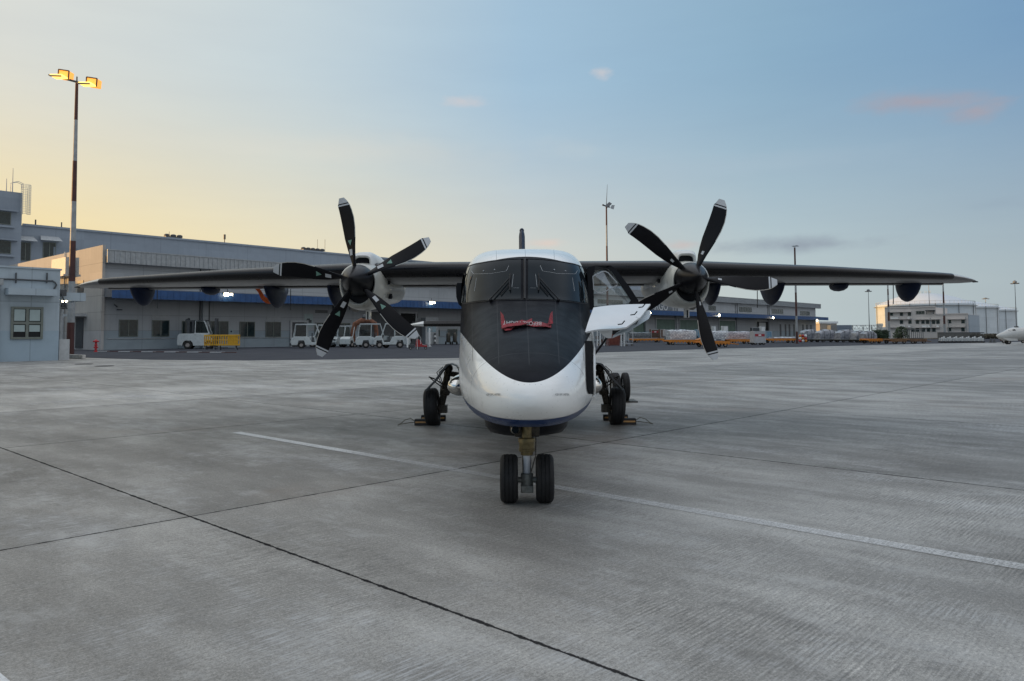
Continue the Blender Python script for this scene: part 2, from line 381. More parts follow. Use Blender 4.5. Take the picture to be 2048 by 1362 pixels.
# manhole covers
mh = pm('cast_iron', (.02, .02, .022), .9, 0, var=.4, scale=9, spec=.1)
for i, (px, py) in enumerate([(168, 728.3), (209, 732.3)]):
    p = gnd(px, py); q = MB(); q.lathe([(.48, 0), (.48, .012), (.44, .016), (.001, .016)], (0, 0, .001), 'z', 28)
    o = q.build('manhole_cover', mh, smooth=True); o.location = (p.x, p.y, 0)
    tag(o, ['round dark manhole cover in the concrete, the one nearer the lamp pole', 'round dark manhole cover in the concrete, the one farther from the lamp pole'][i], 'manhole cover', 'manhole covers by the hut')
# ------------------------------------------------------------------ the aircraft
AY = 7.2
AIR = thing('turboprop_aircraft', 'white high wing twin turboprop with black nose and five blade propellers, parked nose on', 'aircraft', (.146, AY, 0), R(-.6))
bpy.context.view_layer.update()
AW = Matrix.Translation((.146, AY, 0)) @ Matrix.Rotation(R(-.6), 4, 'Z'); AWI = AW.inverted()
OFF = (0, -AY, 0)
def L(px, py, Y):       # pixel and depth -> aircraft frame with y = depth
    p = AWI @ at(px, py, Y); return Vector((p.x, p.y + AY, p.z))
# stations: s, zbot, ztop, halfwidth, zmid, n_top, n_bot, bow
ST = [(5.42, 1.10, 1.16, .03, 1.13, 2, 2, .0), (5.45, 1.06, 1.22, .12, 1.13, 2, 2.2, .02), (5.55, .995, 1.29, .24, 1.13, 2.1, 2.4, .05), (5.75, .93, 1.38, .37, 1.14, 2.2, 2.6, .10),
      (6.05, .875, 1.48, .48, 1.16, 2.3, 2.5, .18), (6.5, .815, 1.60, .585, 1.18, 2.4, 2.6, .28), (7.0, .77, 1.72, .67, 1.22, 2.5, 2.6, .38),
      (7.5, .745, 1.84, .722, 1.27, 2.7, 2.7, .46), (7.95, .73, 1.955, .762, 1.33, 3.0, 2.9, .52), (8.12, .725, 2.02, .774, 1.38, 3.2, 3.5, .54),
      (8.3, .72, 2.17, .782, 1.42, 3.5, 3.6, .55), (8.5, .72, 2.335, .80, 1.45, 3.9, 3.6, .54), (8.68, .72, 2.475, .805, 1.48, 4.3, 3.7, .52), (8.85, .72, 2.565, .81, 1.5, 4.6, 3.7, .48),
      (9.1, .72, 2.64, .815, 1.55, 4.8, 3.8, .40), (9.5, .72, 2.72, .82, 1.6, 5, 3.8, .26), (10.1, .72, 2.765, .82, 1.6, 5, 3.8, .1), (11, .72, 2.78, .82, 1.6, 5, 3.8, 0),
      (15.2, .72, 2.78, .82, 1.6, 5, 3.8, 0), (17, 1.02, 2.72, .72, 1.85, 4, 3, 0), (19, 1.5, 2.6, .5, 2.1, 3, 2.5, 0), (21, 2.0, 2.45, .24, 2.25, 2.2, 2.2, 0), (22, 2.25, 2.38, .06, 2.32, 2, 2, 0)]
def stat(s):
    for i in range(len(ST) - 1):
        if ST[i][0] <= s <= ST[i + 1][0]:
            # Catmull-Rom through the stations
            p0 = ST[max(i - 1, 0)]; p1 = ST[i]; p2 = ST[i + 1]; p3 = ST[min(i + 2, len(ST) - 1)]
            h = p2[0] - p1[0]; t = (s - p1[0]) / h; out = []
            for q in range(1, 8):
                m1 = (p2[q] - p0[q]) / max(p2[0] - p0[0], 1e-6) * h; m2 = (p3[q] - p1[q]) / max(p3[0] - p1[0], 1e-6) * h
                d = p2[q] - p1[q]
                if d == 0: m1 = m2 = 0
                elif m1 * d < 0: m1 = 0
                if m2 * d < 0: m2 = 0
                out.append((2*t**3 - 3*t*t + 1) * p1[q] + (t**3 - 2*t*t + t) * m1 + (-2*t**3 + 3*t*t) * p2[q] + (t**3 - t*t) * m2)
            return out
    return list(ST[-1][1:])
def ring(s, n=96):
    zb, zt, hw, zm, nt, nb, bow = stat(s); r = []
    for j in range(n):
        a = 2 * math.pi * j / n; c, q = math.cos(a), math.sin(a)
        e = nt if q >= 0 else nb
        x = hw * math.copysign(abs(c) ** (2 / e), c); z = zm + ((zt - zm) if q >= 0 else (zm - zb)) * math.copysign(abs(q) ** (2 / e), q)
        r.append((x, s + bow * (x / max(hw, .05)) ** 2 * (hw / .8) , z))
    return r
ss = [5.42, 5.43, 5.45, 5.49, 5.55, 5.64, 5.75, 5.9] + [6.05 + .1 * i for i in range(20)] + [8.05 + .06 * i for i in range(20)] + [9.3, 9.5, 9.8, 10.1, 10.5, 11, 12, 13, 14, 15.2, 16, 17, 18, 19, 20, 21, 21.6, 22]
def livery():
    m = bpy.data.materials.new('aircraft_livery'); m.use_nodes = True; k = NT(m.node_tree); b = m.node_tree.nodes['Principled BSDF']
    tc = k.n('ShaderNodeTexCoord').outputs['Object']; x, y, z = k.xyz(tc)
    Y = k.m('ADD', y, AY); u = k.m('MULTIPLY', k.m('DIVIDE', x, Y), 1480); v = k.m('MULTIPLY', k.m('DIVIDE', k.m('SUBTRACT', 1.62, z), Y), 1480)
    u2 = k.m('MULTIPLY', u, u)
    lo = k.m('SUBTRACT', k.m('SUBTRACT', 96, k.m('MULTIPLY', u2, .0059)), v)        # >0 above the swoosh
    hi = k.m('ADD', v, k.m('SUBTRACT', 156, k.m('MULTIPLY', u2, .0018)))
    blk = k.m('MULTIPLY', k.m('MULTIPLY', k.step(lo, -.3, .3), k.step(hi, -.3, .3)), k.m('SUBTRACT', 1, k.step(Y, 9.79, 9.8)))
    blue = k.m('SUBTRACT', 1, k.step(k.m('SUBTRACT', z, k.m('MULTIPLY_ADD', k.m('MULTIPLY', x, x), .15, .978)), -.002, .002))
    gr = k.noise(tc, 6, 6, .65); sm = k.noise(k.vec(x, y, k.m('MULTIPLY', z, 5)), 2.2, 5, .6)
    wht = k.mix(k.m('MULTIPLY', k.step(sm, .5, .8), .35), (.80, .81, .80), (.60, .59, .56))
    c = k.mix(blue, wht, (.013, .04, .13)); c = k.mix(blk, c, k.mix(k.step(sm, .35, .7), (.003, .004, .007), (.008, .009, .0135)))
    # panel seams: rings round the nose and fore-and-aft breaks
    def line(a, c0, w): return k.m('SUBTRACT', 1, k.step(k.m('ABSOLUTE', k.m('SUBTRACT', a, c0)), w * .5, w))
    bowY = k.m('SUBTRACT', Y, k.m('MULTIPLY', k.m('MULTIPLY', x, x), .6))
    sl = 0
    for q in (6.02, 7.12, 7.98, 9.06, 9.9): sl = k.m('MAXIMUM', sl, line(bowY, q, .005))
    for q in (-.52, -.28, .0, .28, .52): sl = k.m('MAXIMUM', sl, k.m('MULTIPLY', line(k.m('SUBTRACT', x, k.m('MULTIPLY', k.m('SUBTRACT', Y, 7), q * .13)), q, .0042), k.step(z, 1.38, 1.40)))
    sl = k.m('MAXIMUM', sl, k.m('MULTIPLY', line(z, .985, .003), k.step(Y, 5, 6)))
    for q in (-.60, .60): sl = k.m('MAXIMUM', sl, k.m('MULTIPLY', line(x, q, .003), k.m('SUBTRACT', 1, k.step(z, 1.3, 1.31))))
    # rivets
    vo = k.n('ShaderNodeTexVoronoi'); vo.inputs['Scale'].default_value = 1; vo.inputs['Randomness'].default_value = 0
    k.link(k.vec(k.m('MULTIPLY', x, 24), k.m('MULTIPLY', bowY, 4.55), k.m('MULTIPLY', z, 24)), vo.inputs['Vector'])
    riv = k.m('MULTIPLY', k.m('SUBTRACT', 1, k.step(vo.outputs['Distance'], .07, .12)), .35)
    c = k.mix(k.m('MULTIPLY', k.m('MAXIMUM', sl, riv), .85), c, k.mix(blk, (.17, .17, .16), (.035, .036, .04)))
    c = k.mix(k.m('MULTIPLY', k.step(gr, .60, .72), k.m('MULTIPLY_ADD', blk, -.2, .22)), c, (.13, .12, .10))
    k.link(c, b.inputs['Base Color'])
    k.put(b.inputs['Roughness'], k.m('ADD', k.m('MULTIPLY_ADD', blk, .14, .30), k.m('MULTIPLY', k.m('SUBTRACT', gr, .5), .25)))
    k.put(b.inputs['Specular IOR Level'], k.m('MULTIPLY_ADD', k.m('MAXIMUM', blk, blue), -.46, .5)); k.put(b.inputs['Coat Weight'], k.m('MULTIPLY_ADD', k.m('MAXIMUM', blk, blue), -.88, .9)); b.inputs['Coat Roughness'].default_value = .12
    bn = k.n('ShaderNodeBump'); bn.inputs['Strength'].default_value = .15; bn.inputs['Distance'].default_value = .01
    h = k.m('SUBTRACT', k.m('MULTIPLY', k.noise(tc, 2.4, 2), 1.2), k.m('MULTIPLY', sl, .5))
    k.link(h, bn.inputs['Height']); k.link(bn.outputs[0], b.inputs['Normal']); return m
M['livery'] = livery()
q = MB(); q.loft([ring(s) for s in ss])
FUS = q.build('fuselage', M['livery'], AIR, smooth=True, off=OFF, ang=60)
bvh = BVHTree.FromPolygons([AW @ Vector((v[0], v[1] - AY, v[2])) for v in q.v], q.f)
def hit(px, py, lift=0.0, cx=1050):
    """point on the fuselage skin under a pixel (aircraft frame, y = depth)"""
    for i in range(60):
        d = ray(px, py).normalized(); p, n, _, _ = bvh.ray_cast(EYE, d)
        if p is not None:
            if n.dot(d) > 0: n = -n
            w = AWI @ (p + n * lift); return Vector((w.x, w.y + AY, w.z))
        px += math.copysign(1.0, cx - px)
    return None
wing_m = pm('wing_grey_paint', (.125, .127, .135), .42, var=.12, coat=.15, streak=.35, dirt=.15)
tip_lit_m = pm('wing_tip_lit_paint', (.58, .57, .54), .25, coat=.5, var=.1)  # pale tip paint, with warm light on the upper side put into its colour
boot_m = pm('deicing_boot', (.006, .006, .008), .30, var=.3, spec=.38)
glass_dk = pm('dark_cockpit_glass', (.006, .009, .012), .04, var=.2, spec=.11)
glass_dk.node_tree.nodes['Principled BSDF'].inputs['Specular Tint'].default_value = (.62, .84, 1, 1)
trim_m = pm('pale_frame_trim', (.38, .40, .42), .4)

# windshield panes lie on the skin; outline in the frame of the photograph's view, carried on to the skin
def interp(tab, x):
    for (a, b), (c, d) in zip(tab, tab[1:]):
        if a <= x <= c: return b + (d - b) * (x - a) / (c - a)
    return tab[0][1] if x < tab[0][0] else tab[-1][1]
TOP = [(924, 548), (928, 541), (935, 535), (950, 530), (985, 524), (1015, 521), (1043, 520)]
BOT = [(924, 606), (935, 605), (960, 602), (985, 600), (1015, 599), (1043, 598.5)]
for side in (0, 1):
    mi = lambda x: x if not side else 2098 - x
    q = MB(); nx, ny = 36, 16; xs = [924 + (1042 - 924) * i / nx for i in range(nx + 1)]; vs = []
    for x in xs:
        t, b_ = interp(TOP, x), interp(BOT, x)
        for j in range(ny + 1): vs.append(hit(mi(x), t + (b_ - t) * j / ny, .007))
    q.add(vs, [(i * (ny + 1) + j, (i + 1) * (ny + 1) + j, (i + 1) * (ny + 1) + j + 1, i * (ny + 1) + j + 1) for i in range(nx) for j in range(ny)])
    pane = q.build('windshield', glass_dk, AIR, smooth=True, off=OFF, ang=80)
    # interior sun-visor frame and pale edging seen behind the glass
    def poly(pts, r, name, mt, lift=.011, par=AIR, n=6):
        out = []
        for (a, b), (c, d) in zip(pts, pts[1:]):
            m_ = max(1, int(math.hypot(c - a, d - b) / 6))
            for i in range(m_): out.append(hit(mi(a + (c - a) * i / m_), b + (d - b) * i / m_, lift))
        out.append(hit(mi(pts[-1][0]), pts[-1][1], lift))
        return MB().tube(out, r, n).build(name, mt, par, smooth=True, off=OFF)
    poly([(944, 542), (948, 548.5), (984, 548), (1013, 543), (1018, 532)], .0022, 'visor_frame', trim_m, .008)
    poly([(954, 556), (950, 583)], .0018, 'visor_frame', trim_m, .008)
    poly([(1027, 549), (1024, 575)], .0018, 'visor_frame', trim_m, .008)
    poly([(1026, 577), (1038, 577)], .0014, 'visor_frame', trim_m, .008)
    for a in (968, 990):
        p = hit(mi(a), 543 - (a - 968) * .1, .01); MB().ball(p, .009, 8).build('visor_knob', trim_m, AIR, smooth=True, off=OFF)
    # wiper: pivot, arm, blade
    piv = (982, 603)
    poly([piv, (1000, 583), (1019, 561)], .0085, 'wiper_arm', M['black'], .03)
    poly([(1021, 550), (1020, 566), (1021, 584)], .009, 'wiper_blade', M['black'], .022)
    poly([(1002, 592), (1021, 570)], .006, 'wiper_link', M['black'], .02)
    p = hit(mi(982), 603, .02); MB().ball(p, .022, 8).build('wiper_pivot', M['black'], AIR, smooth=True, off=OFF)
# raised centre post, lintel and sill of the windshield
def skinstrip(pts, w, name, mt, lift=.012):
    q = MB(); L0 = []
    for (a, b) in pts: L0.append(hit(a, b, lift))
    q.tube(L0, w, 8); return q.build(name, mt, AIR, smooth=True, off=OFF)
skinstrip([(1049.5, 519 + 4 * i) for i in range(21)], .018, 'centre_post', M['black'], .0)
skinstrip([(925 + 8 * i, interp(TOP, min(925 + 8 * i, 2098 - 925 - 8 * i)) - 1.5) for i in range(32)], .012, 'windshield_lintel', M['black'], .0)
skinstrip([(925 + 8 * i, interp(BOT, min(925 + 8 * i, 2098 - 925 - 8 * i)) + 1.5) for i in range(32)], .008, 'windshield_sill', M['black'], .0)
# cockpit side windows
for sx in (-1, 1):
    q = MB(); n = 8; vs = []
    zb, zt = 1.98, 2.42
    for i in range(n + 1):
        Y = 9.42 + .62 * i / n
        for j in range(n + 1):
            z = zb + (zt - zb) * j / n
            st_ = stat(Y); zz = (z - st_[3]) / (st_[1] - st_[3]); x = st_[2] * (1 - zz ** st_[4]) ** (1 / st_[4]) + .006
            vs.append((sx * x, Y, z))
    q.add(vs, [(i * (n + 1) + j, (i + 1) * (n + 1) + j, (i + 1) * (n + 1) + j + 1, i * (n + 1) + j + 1) for i in range(n) for j in range(n)])
    q.build('side_window', glass_dk, AIR, smooth=True, off=OFF)
    for w in range(6):
        q = MB(); y0 = 11.0 + w * .9; x = sx * .821
        q.prism([(y0 + .16 * math.cos(a) , 2.02 + .2 * math.sin(a)) for a in [math.pi * 2 * i / 16 for i in range(16)]], 'x', x, x + sx * .006)
        q.build('cabin_window', glass_dk, AIR, off=OFF)
    # engine/air scoop pod on the cockpit side (black ear beside the screen)
q = MB(); q.loft([[(-.83 - a, y, z) for a, z in ((0, 2.31), (.07, 2.31), (.085, 2.27), (.08, 2.12), (.05, 2.02), (0, 1.98))] for y in (9.75, 9.8, 10.0)])
q.build('side_mirror', M['black'], AIR, off=OFF, bevel=.01)

# text on the nose
tmat = pm('stencil_black', (.04, .04, .04), .6)
def skin_text(body, px, py, size, ang=0, mt=None, lift=.004, parent=AIR, off=OFF, upright=False):
    o = text_mesh(body, size, mt or tmat, parent, extrude=.0)
    c = hit(px, py); a = hit(px + 6, py); b = hit(px, py - 6)
    X = (a - c).normalized(); N = X.cross(b - c).normalized(); Yv = N.cross(X)
    if upright: Yv = Vector((0, .35, .94)); N = X.cross(Yv)
    me = o.data
    for v in me.vertices:
        ca, sa = math.cos(ang), math.sin(ang); ux, uy = v.co.x * ca - v.co.y * sa, v.co.x * sa + v.co.y * ca
        p = c + X * ux + Yv * uy + N * lift
        v.co = p + Vector(off)
    return o
skin_text('KEEP OFF 2 METERS', 987, 789.5, .023)
skin_text('KEEP OFF 2 METERS', 1124, 789.5, .023)

# belly radome
q = MB(); q.lathe([(.50, .74), (.505, .62), (.49, .53), (.44, .47), (.34, .445), (.01, .44)], (0, 8.95, 0), 'z', 40)
q.build('belly_radome', M['black'], AIR, smooth=True, off=OFF, ang=60)

# ---- wing
def wing_ring(x, le, te, zt, zle, zte, th):
    up = [(0, 0), (.01, .30), (.03, .50), (.07, .72), (.14, .90), (.25, 1.0), (.4, .97), (.6, .74), (.8, .42), (1, .03)]
    lo = [(.8, -.22), (.6, -.52), (.4, -.82), (.25, -.92), (.12, -.86), (.06, -.72), (.03, -.55), (.01, -.33)]
    ch = te - le; r = []
    for c, t in up + lo:
        base = zle + (zte - zle) * c
        r.append((x, le + c * ch, base + t * th * .5))
    return r
WS = [(0, 12.42, 14.75, 0, 2.74, 2.60, .36), (2.2, 12.42, 14.75, 0, 2.735, 2.60, .36), (3.1, 12.45, 14.75, 0, 2.73, 2.60, .35), (5.3, 12.86, 14.66, 0, 2.70, 2.585, .27), (7.55, 13.3, 14.56, 0, 2.635, 2.57, .175),
      (7.75, 13.36, 14.54, 0, 2.63, 2.57, .16), (8.05, 13.55, 14.5, 0, 2.612, 2.568, .12), (8.3, 13.74, 14.45, 0, 2.595, 2.566, .08), (8.46, 13.9, 14.4, 0, 2.585, 2.567, .045), (8.5, 14.02, 14.36, 0, 2.58, 2.57, .02)]
for sx in (-1, 1):
    q = MB(); rings = [wing_ring(sx * a[0], a[1], a[2], a[3], a[4], a[5], a[6]) for a in WS]; q.loft(rings)
    n = 18
    # boot faces: around leading edge
    k_ = 0
    for i in range(len(rings) - 1):
        for j in range(n):
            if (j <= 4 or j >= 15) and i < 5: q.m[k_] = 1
            elif i >= 4 and j <= 8: q.m[k_] = 2  # only the upper faces of the tip are painted as lit
            k_ += 1
    wg = q.build('wing', [wing_m, boot_m, tip_lit_m], AIR, smooth=True, off=OFF, ang=50)
    # flap / aileron with a visible gap under the trailing edge
    for (x0, x1, nm) in ((.9, 2.35, 'inboard_flap'), (3.1, 5.9, 'outboard_flap'), (5.95, 8.0, 'aileron')):
        q = MB()
        def te(x): return interp([(a[0], a[2]) for a in WS], x)
        rr = []
        for x in (x0, x1):
            t = te(x); zt = interp([(a[0], a[5]) for a in WS], x)
            rr.append([(sx * x, t - .38, zt - .03), (sx * x, t - .30, zt - .05), (sx * x, t + .08, zt - .022), (sx * x, t + .09, zt + .006), (sx * x, t - .30, zt + .01)])
        q.loft(rr); q.build(nm, wing_m, AIR, off=OFF)
    # flap track fairings: drooped navy canoes
    for (x, w, y0, y1, drop) in ((7.40, .165, 13.9, 14.75, .34), (4.85, .10, 13.8, 15.2, .38), (3.65, .11, 13.8, 15.1, .38)) + (() if 0 else ()):
        q = MB(); rr = []; N = 12
        for i in range(N + 1):
            t = i / N; ww = w * (math.sin(math.pi * min(t * 1.05 + .03, 1)) ** .55 if t < .97 else .05)
            d = drop * math.sin(math.pi * (t * .94 + .03)) ** .7; zc = 2.58 - d * .1
            rr.append([(sx * (x) + ww * math.cos(a), y0 + (y1 - y0) * t, (zc - d * max(0, -math.sin(a)) ** 1.25 if math.sin(a) < 0 else zc + .03 * math.sin(a))) for a in [2 * math.pi * j / 20 for j in range(20)]])
        q.loft(rr); q.build('flap_fairing', M['navy'], AIR, smooth=True, off=OFF, ang=60)
        MB().tube([(sx * (x - w - .06), y1 - .35, 2.56), (sx * (x - w - .06), y1 - .33, 2.56 - drop - .05)], .008, 6).build('actuator_rod', M['dkgrey'], AIR, off=OFF)
    q = MB(); q.ball((sx * 6.1, 14.35, 2.53), .14, 12, sq=(1, 2.4, .8)); q.build('flap_fairing', M['navy'], AIR, smooth=True, off=OFF)
    q = MB(); q.tube([(sx * 8.44, 13.95, 2.57), (sx * 8.56, 14.0, 2.565)], [.022, .01], 8); q.build('navigation_light', M['black'], AIR, smooth=True, off=OFF)
# wing centre fairing on the roof
q = MB(); q.loft([[(x * w, y, z0 + (zt - z0) * max(0, math.sin(a)) ** .5) for x, a in [(-math.cos(b), b) for b in [math.pi * i / 12 for i in range(13)]]] for y, w, z0, zt in ((11.6, .3, 2.74, 2.76), (12.2, .62, 2.70, 2.84), (12.8, .75, 2.68, 2.93), (14, .75, 2.66, 2.9), (15.6, .5, 2.68, 2.8), (16.2, .2, 2.68, 2.75))])
q.build('roof_fairing', M['white'], AIR, smooth=True, off=OFF, ang=60)

# ---- tail
q = MB(); fin = lambda le, te, z, w: [(-.002, le, z), (-w, le + (te - le) * .15, z), (-w, le + (te - le) * .5, z), (0, te, z), (w, le + (te - le) * .5, z), (w, le + (te - le) * .15, z), (.002, le, z)]
q.loft([fin(18.4, 21.8, 2.5, .09), fin(19.9, 22.0, 3.6, .085), fin(20.7, 22.1, 4.4, .085), fin(20.8, 22.0, 4.52, .07), fin(21.0, 21.9, 4.60, .03)])
q.build('tail_fin', M['navy'], AIR, smooth=True, off=OFF, ang=40)
q = MB(); q.ball((0, 21.3, 4.62), .07, 10, sq=(1, 3, 1)); q.build('beacon', M['navy'], AIR, smooth=True, off=OFF)
for sx in (-1, 1):
    q = MB(); hs = lambda x, le, te, z, w: [(x, le, z), (x, le + .06, z + w), (x, le + .5, z + w), (x, te, z), (x, le + .5, z - w), (x, le + .06, z - w)]
    q.loft([hs(0, 20.4, 22, 1.93, .085), hs(sx * 2.75, 20.55, 22, 1.93, .075), hs(sx * 2.95, 20.7, 21.9, 1.92, .05), hs(sx * 3.22, 21.0, 21.8, 1.91, .015)]); q.m = [0] * len(q.m)
    for i in range(6, 18): q.m[i] = 1
    q.build('tailplane', [boot_m, M['white']], AIR, smooth=True, off=OFF, ang=40)
q = MB(); q.loft([[(x, y, z) for x, y, z in ((-.2, 19.5, 1.8), (.2, 19.5, 1.8), (.15, 19.9, 2.2), (-.15, 19.9, 2.2))], [(-.2, 21.9, 1.8), (.2, 21.9, 1.8), (.15, 21.9, 2.3), (-.15, 21.9, 2.3)]]); q.build('tail_cone_fairing', M['white'], AIR, off=OFF)

# ---- engines
spin_m = pm('spinner_black', (.006, .006, .008), .33, var=.3, spec=.3)
blade_m = pm('blade_black', (.004, .004, .006), .45, var=.3, spec=.18)
tip_m = pm('blade_tip_white', (.50, .52, .54), .45, var=.06)
lem = pm('erosion_strip', (.42, .40, .36), .38, .5, var=.2, scale=14)
stk = pm('warning_sticker_white', (.55, .57, .58), .5); stg = pm('warning_sticker_green', (.14, .27, .22), .5)
PROP_Y = 11.92; PR = 1.36
def blade_mesh():
    q = MB(); rr = [0.15, .2, .28, .38, .5, .62, .74, .84, .90, .912, .918, .932, .938, .965, .985, 1.0]
    ch = [(.15, .085), (.2, .105), (.3, .165), (.42, .21), (.55, .243), (.68, .252), (.8, .242), (.9, .215), (.96, .185), (1, .15)]
    le_ = [(.15, .045), (.3, .075), (.45, .105), (.6, .127), (.72, .126), (.82, .105), (.9, .072), (.95, .038), (1.0, -.018)]
    rings = []; N = 16
    for r in rr:
        c = interp(ch, r); le = interp(le_, r); 
        tex = le - c
        if r > .93: tex = interp([(.93, -.135), (1.0, -.105)], r)
        c = le - tex
        beta = R(interp([(.15, 58), (.3, 46), (.5, 34), (.75, 25), (1, 20)], r)); th = interp([(.15, .07), (.3, .035), (.6, .02), (1, .008)], r)
        ring_ = []
        for j in range(N):
            a = 2 * math.pi * j / N; xx = (math.cos(a) + 1) / 2; tt = math.sin(a) * (1.2 - .7 * (1 - xx)) * .5 * th
            xo = tex + c * xx; yo = tt
            # rotate chord about the spanwise axis: leading edge goes forward (-y)
            X = xo * math.cos(beta) * 1.06 + yo * math.sin(beta); Yv = -xo * math.sin(beta) + yo * math.cos(beta)
            ring_.append((X, Yv, r * PR))
        rings.append(ring_)
    mats = []
    for i in range(len(rr) - 1):
        mid = (rr[i] + rr[i + 1]) / 2
        for j in range(N):
            m_ = 0
            if mid > .938: m_ = 1
            elif mid > .932: m_ = 1
            elif .900 < mid < .918: m_ = 1
            if (j in (0, 15)) and mid > .55: m_ = 2
            if (j in (0, 15)) and mid > .93: m_ = 2
            mats.append(m_)
    q.loft(rings); q.m = mats + [1, 1]
    return q
def engine(hx, phase, sgn):
    hz = 2.52
    # cowl: round nose with a chin, growing back under the wing
    def sec(y, cz, w, ht, hb, e=2.4):
        return [(hx + w * math.copysign(abs(math.cos(a)) ** (2 / e), math.cos(a)), y, cz + (ht if math.sin(a) > 0 else hb) * math.copysign(abs(math.sin(a)) ** (2 / e), math.sin(a))) for a in [2 * math.pi * j / 40 for j in range(40)]]
    q = MB()
    outer = [(12.06, hz - .03, .285, .275, .375, 2.1), (12.10, hz - .03, .31, .30, .41, 2.15), (12.2, hz - .03, .335, .32, .44, 2.2), (12.5, hz - .02, .36, .35, .46, 2.3), (12.9, hz, .375, .38, .46, 2.5), (13.4, hz + .02, .375, .38, .44, 2.5), (14.2, hz + .05, .34, .3, .38, 2.4), (15.0, hz + .06, .33, .2, .33, 2.4), (15.7, hz + .05, .22, .12, .2, 2.2), (16.1, hz + .04, .1, .06, .09, 2)]
    q.loft([sec(12.30, hz - .03, .25, .245, .34, 2), sec(12.08, hz - .03, .265, .26, .355, 2)] + [sec(*o) for o in outer], caps=True)
    q.build('engine_cowling', cowl_m, AIR, smooth=True, off=OFF, ang=50)
    q = MB(); q.loft([sec(12.22, hz - .03, .262, .257, .352, 2), sec(12.24, hz - .03, .262, .257, .352, 2)]); q.build('intake_duct', M['black'], AIR, off=OFF)
    # upper scoop
    def sc(y, w, z0, z1): return [(hx + w * math.copysign(abs(math.cos(a)) ** .55, math.cos(a)), y, z0 + (z1 - z0) * max(math.sin(a), 0) ** .45) for a in [math.pi * j / 16 for j in range(17)]]
    q = MB(); q.loft([sc(12.55, .12, hz + .27, hz + .40), sc(12.36, .13, hz + .27, hz + .415), sc(12.34, .155, hz + .25, hz + .44), sc(12.40, .18, hz + .24, hz + .49), sc(12.6, .20, hz + .22, hz + .525), sc(13.2, .21, hz + .2, hz + .53), sc(14.0, .18, hz + .2, hz + .46), sc(14.8, .1, hz + .2, hz + .36)], caps=True)
    q.build('air_scoop', M['white'], AIR, smooth=True, off=OFF, ang=50)
    q = MB(); q.loft([sc(12.42, .127, hz + .262, hz + .41), sc(12.44, .127, hz + .262, hz + .41)]); q.build('scoop_mouth', M['black'], AIR, off=OFF)
    # drain mast, exhaust, small louvres
    q = MB(); q.box(hx + .02, hx + .09, 12.6, 12.72, hz - .63, hz - .47).box(hx + .045, hx + .065, 12.59, 12.6, hz - .63, hz - .5, 1); q.build('drain_mast', [M['white'], M['black']], AIR, off=OFF)
    for dz, yy in ((.02, 12.75), (-.22, 12.95), (.16, 13.3)):
        q = MB(); ix = hx + sgn * .395; q.loft([[(ix - sgn * .05, yy, hz + dz - .05), (ix - sgn * .05, yy, hz + dz + .05), (ix - sgn * .05, yy + .14, hz + dz)], [(ix + sgn * .012, yy, hz + dz - .045), (ix + sgn * .012, yy, hz + dz + .045), (ix + sgn * .012, yy + .12, hz + dz)]])
        q.build('cooling_vent', M['black'], AIR, off=OFF)
    q = MB(); q.tube([(hx - sgn * .3, 13.6, hz - .3), (hx - sgn * .46, 14.0, hz - .36)], [.12, .1], 14); q.build('exhaust_pipe', M['dkmetal'], AIR, smooth=True, off=OFF)
    # spinner and blades
    pr = bpy.data.objects.new('propeller', MB().lathe([(.005, -.44), (.03, -.42), (.075, -.36), (.13, -.26), (.19, -.14), (.235, 0), (.255, .09), (.26, .15), (.245, .16), (.01, .16)], (0, 0, 0), 'y', 40).build('tmp', spin_m, None, smooth=True, ang=40).data)
    C.objects.link(pr); pr.parent = AIR; pr.location = (hx, PROP_Y - AY, hz)
    bpy.data.objects.remove(bpy.data.objects['tmp'])
    pr.rotation_euler = (0, R(0), 0)
    for i in range(5):
        ang = phase + 72 * i
        b = bpy.data.objects.new('blade', BL.data); C.objects.link(b); b.parent = pr
        b.rotation_euler = (0, R(ang), 0)
        # stickers near the root on the forward face
    return pr
cowl_m = pm('cowling_paint', (.50, .50, .46), .34, var=.1, coat=.3, dirt=.35, scale=2)
bl = blade_mesh()
# stickers: white oblong and green triangle standing just proud of the blade face
def onblade(r, xc):
    beta = R(interp([(.15, 58), (.3, 46), (.5, 34), (.75, 25), (1, 20)], r / PR)); th = interp([(.15, .07), (.3, .035), (.6, .02), (1, .008)], r / PR)
    yo = -(.62 * th + .002)
    return (xc * math.cos(beta) * 1.06 + yo * math.sin(beta), -xc * math.sin(beta) + yo * math.cos(beta), r)
bl.add([onblade(.40, -.035), onblade(.40, .035), onblade(.50, .035), onblade(.50, -.035)], [(0, 1, 2, 3)], 1)
bl.add([onblade(.56, 0.0), onblade(.65, -.045), onblade(.65, .045)], [(0, 1, 2)], 4)
BL = bl.build('blade', [blade_m, tip_m, lem, stk, stg], None, smooth=True, ang=40)
HXL = L(712, 560, 11.92).x; HXR = L(1388, 552, 11.92).x
engine(-2.72, -8, 1)
bl2 = blade_mesh(); bl2.add([onblade(.40, -.02), onblade(.40, .02), onblade(.46, .02), onblade(.46, -.02)], [(0, 1, 2, 3)], 1)
BL1 = BL; BL = bl2.build('blade', [blade_m, tip_m, lem], None, smooth=True, ang=40)
engine(2.72, 24, -1); bpy.data.objects.remove(BL1)
bpy.data.objects.remove(BL)

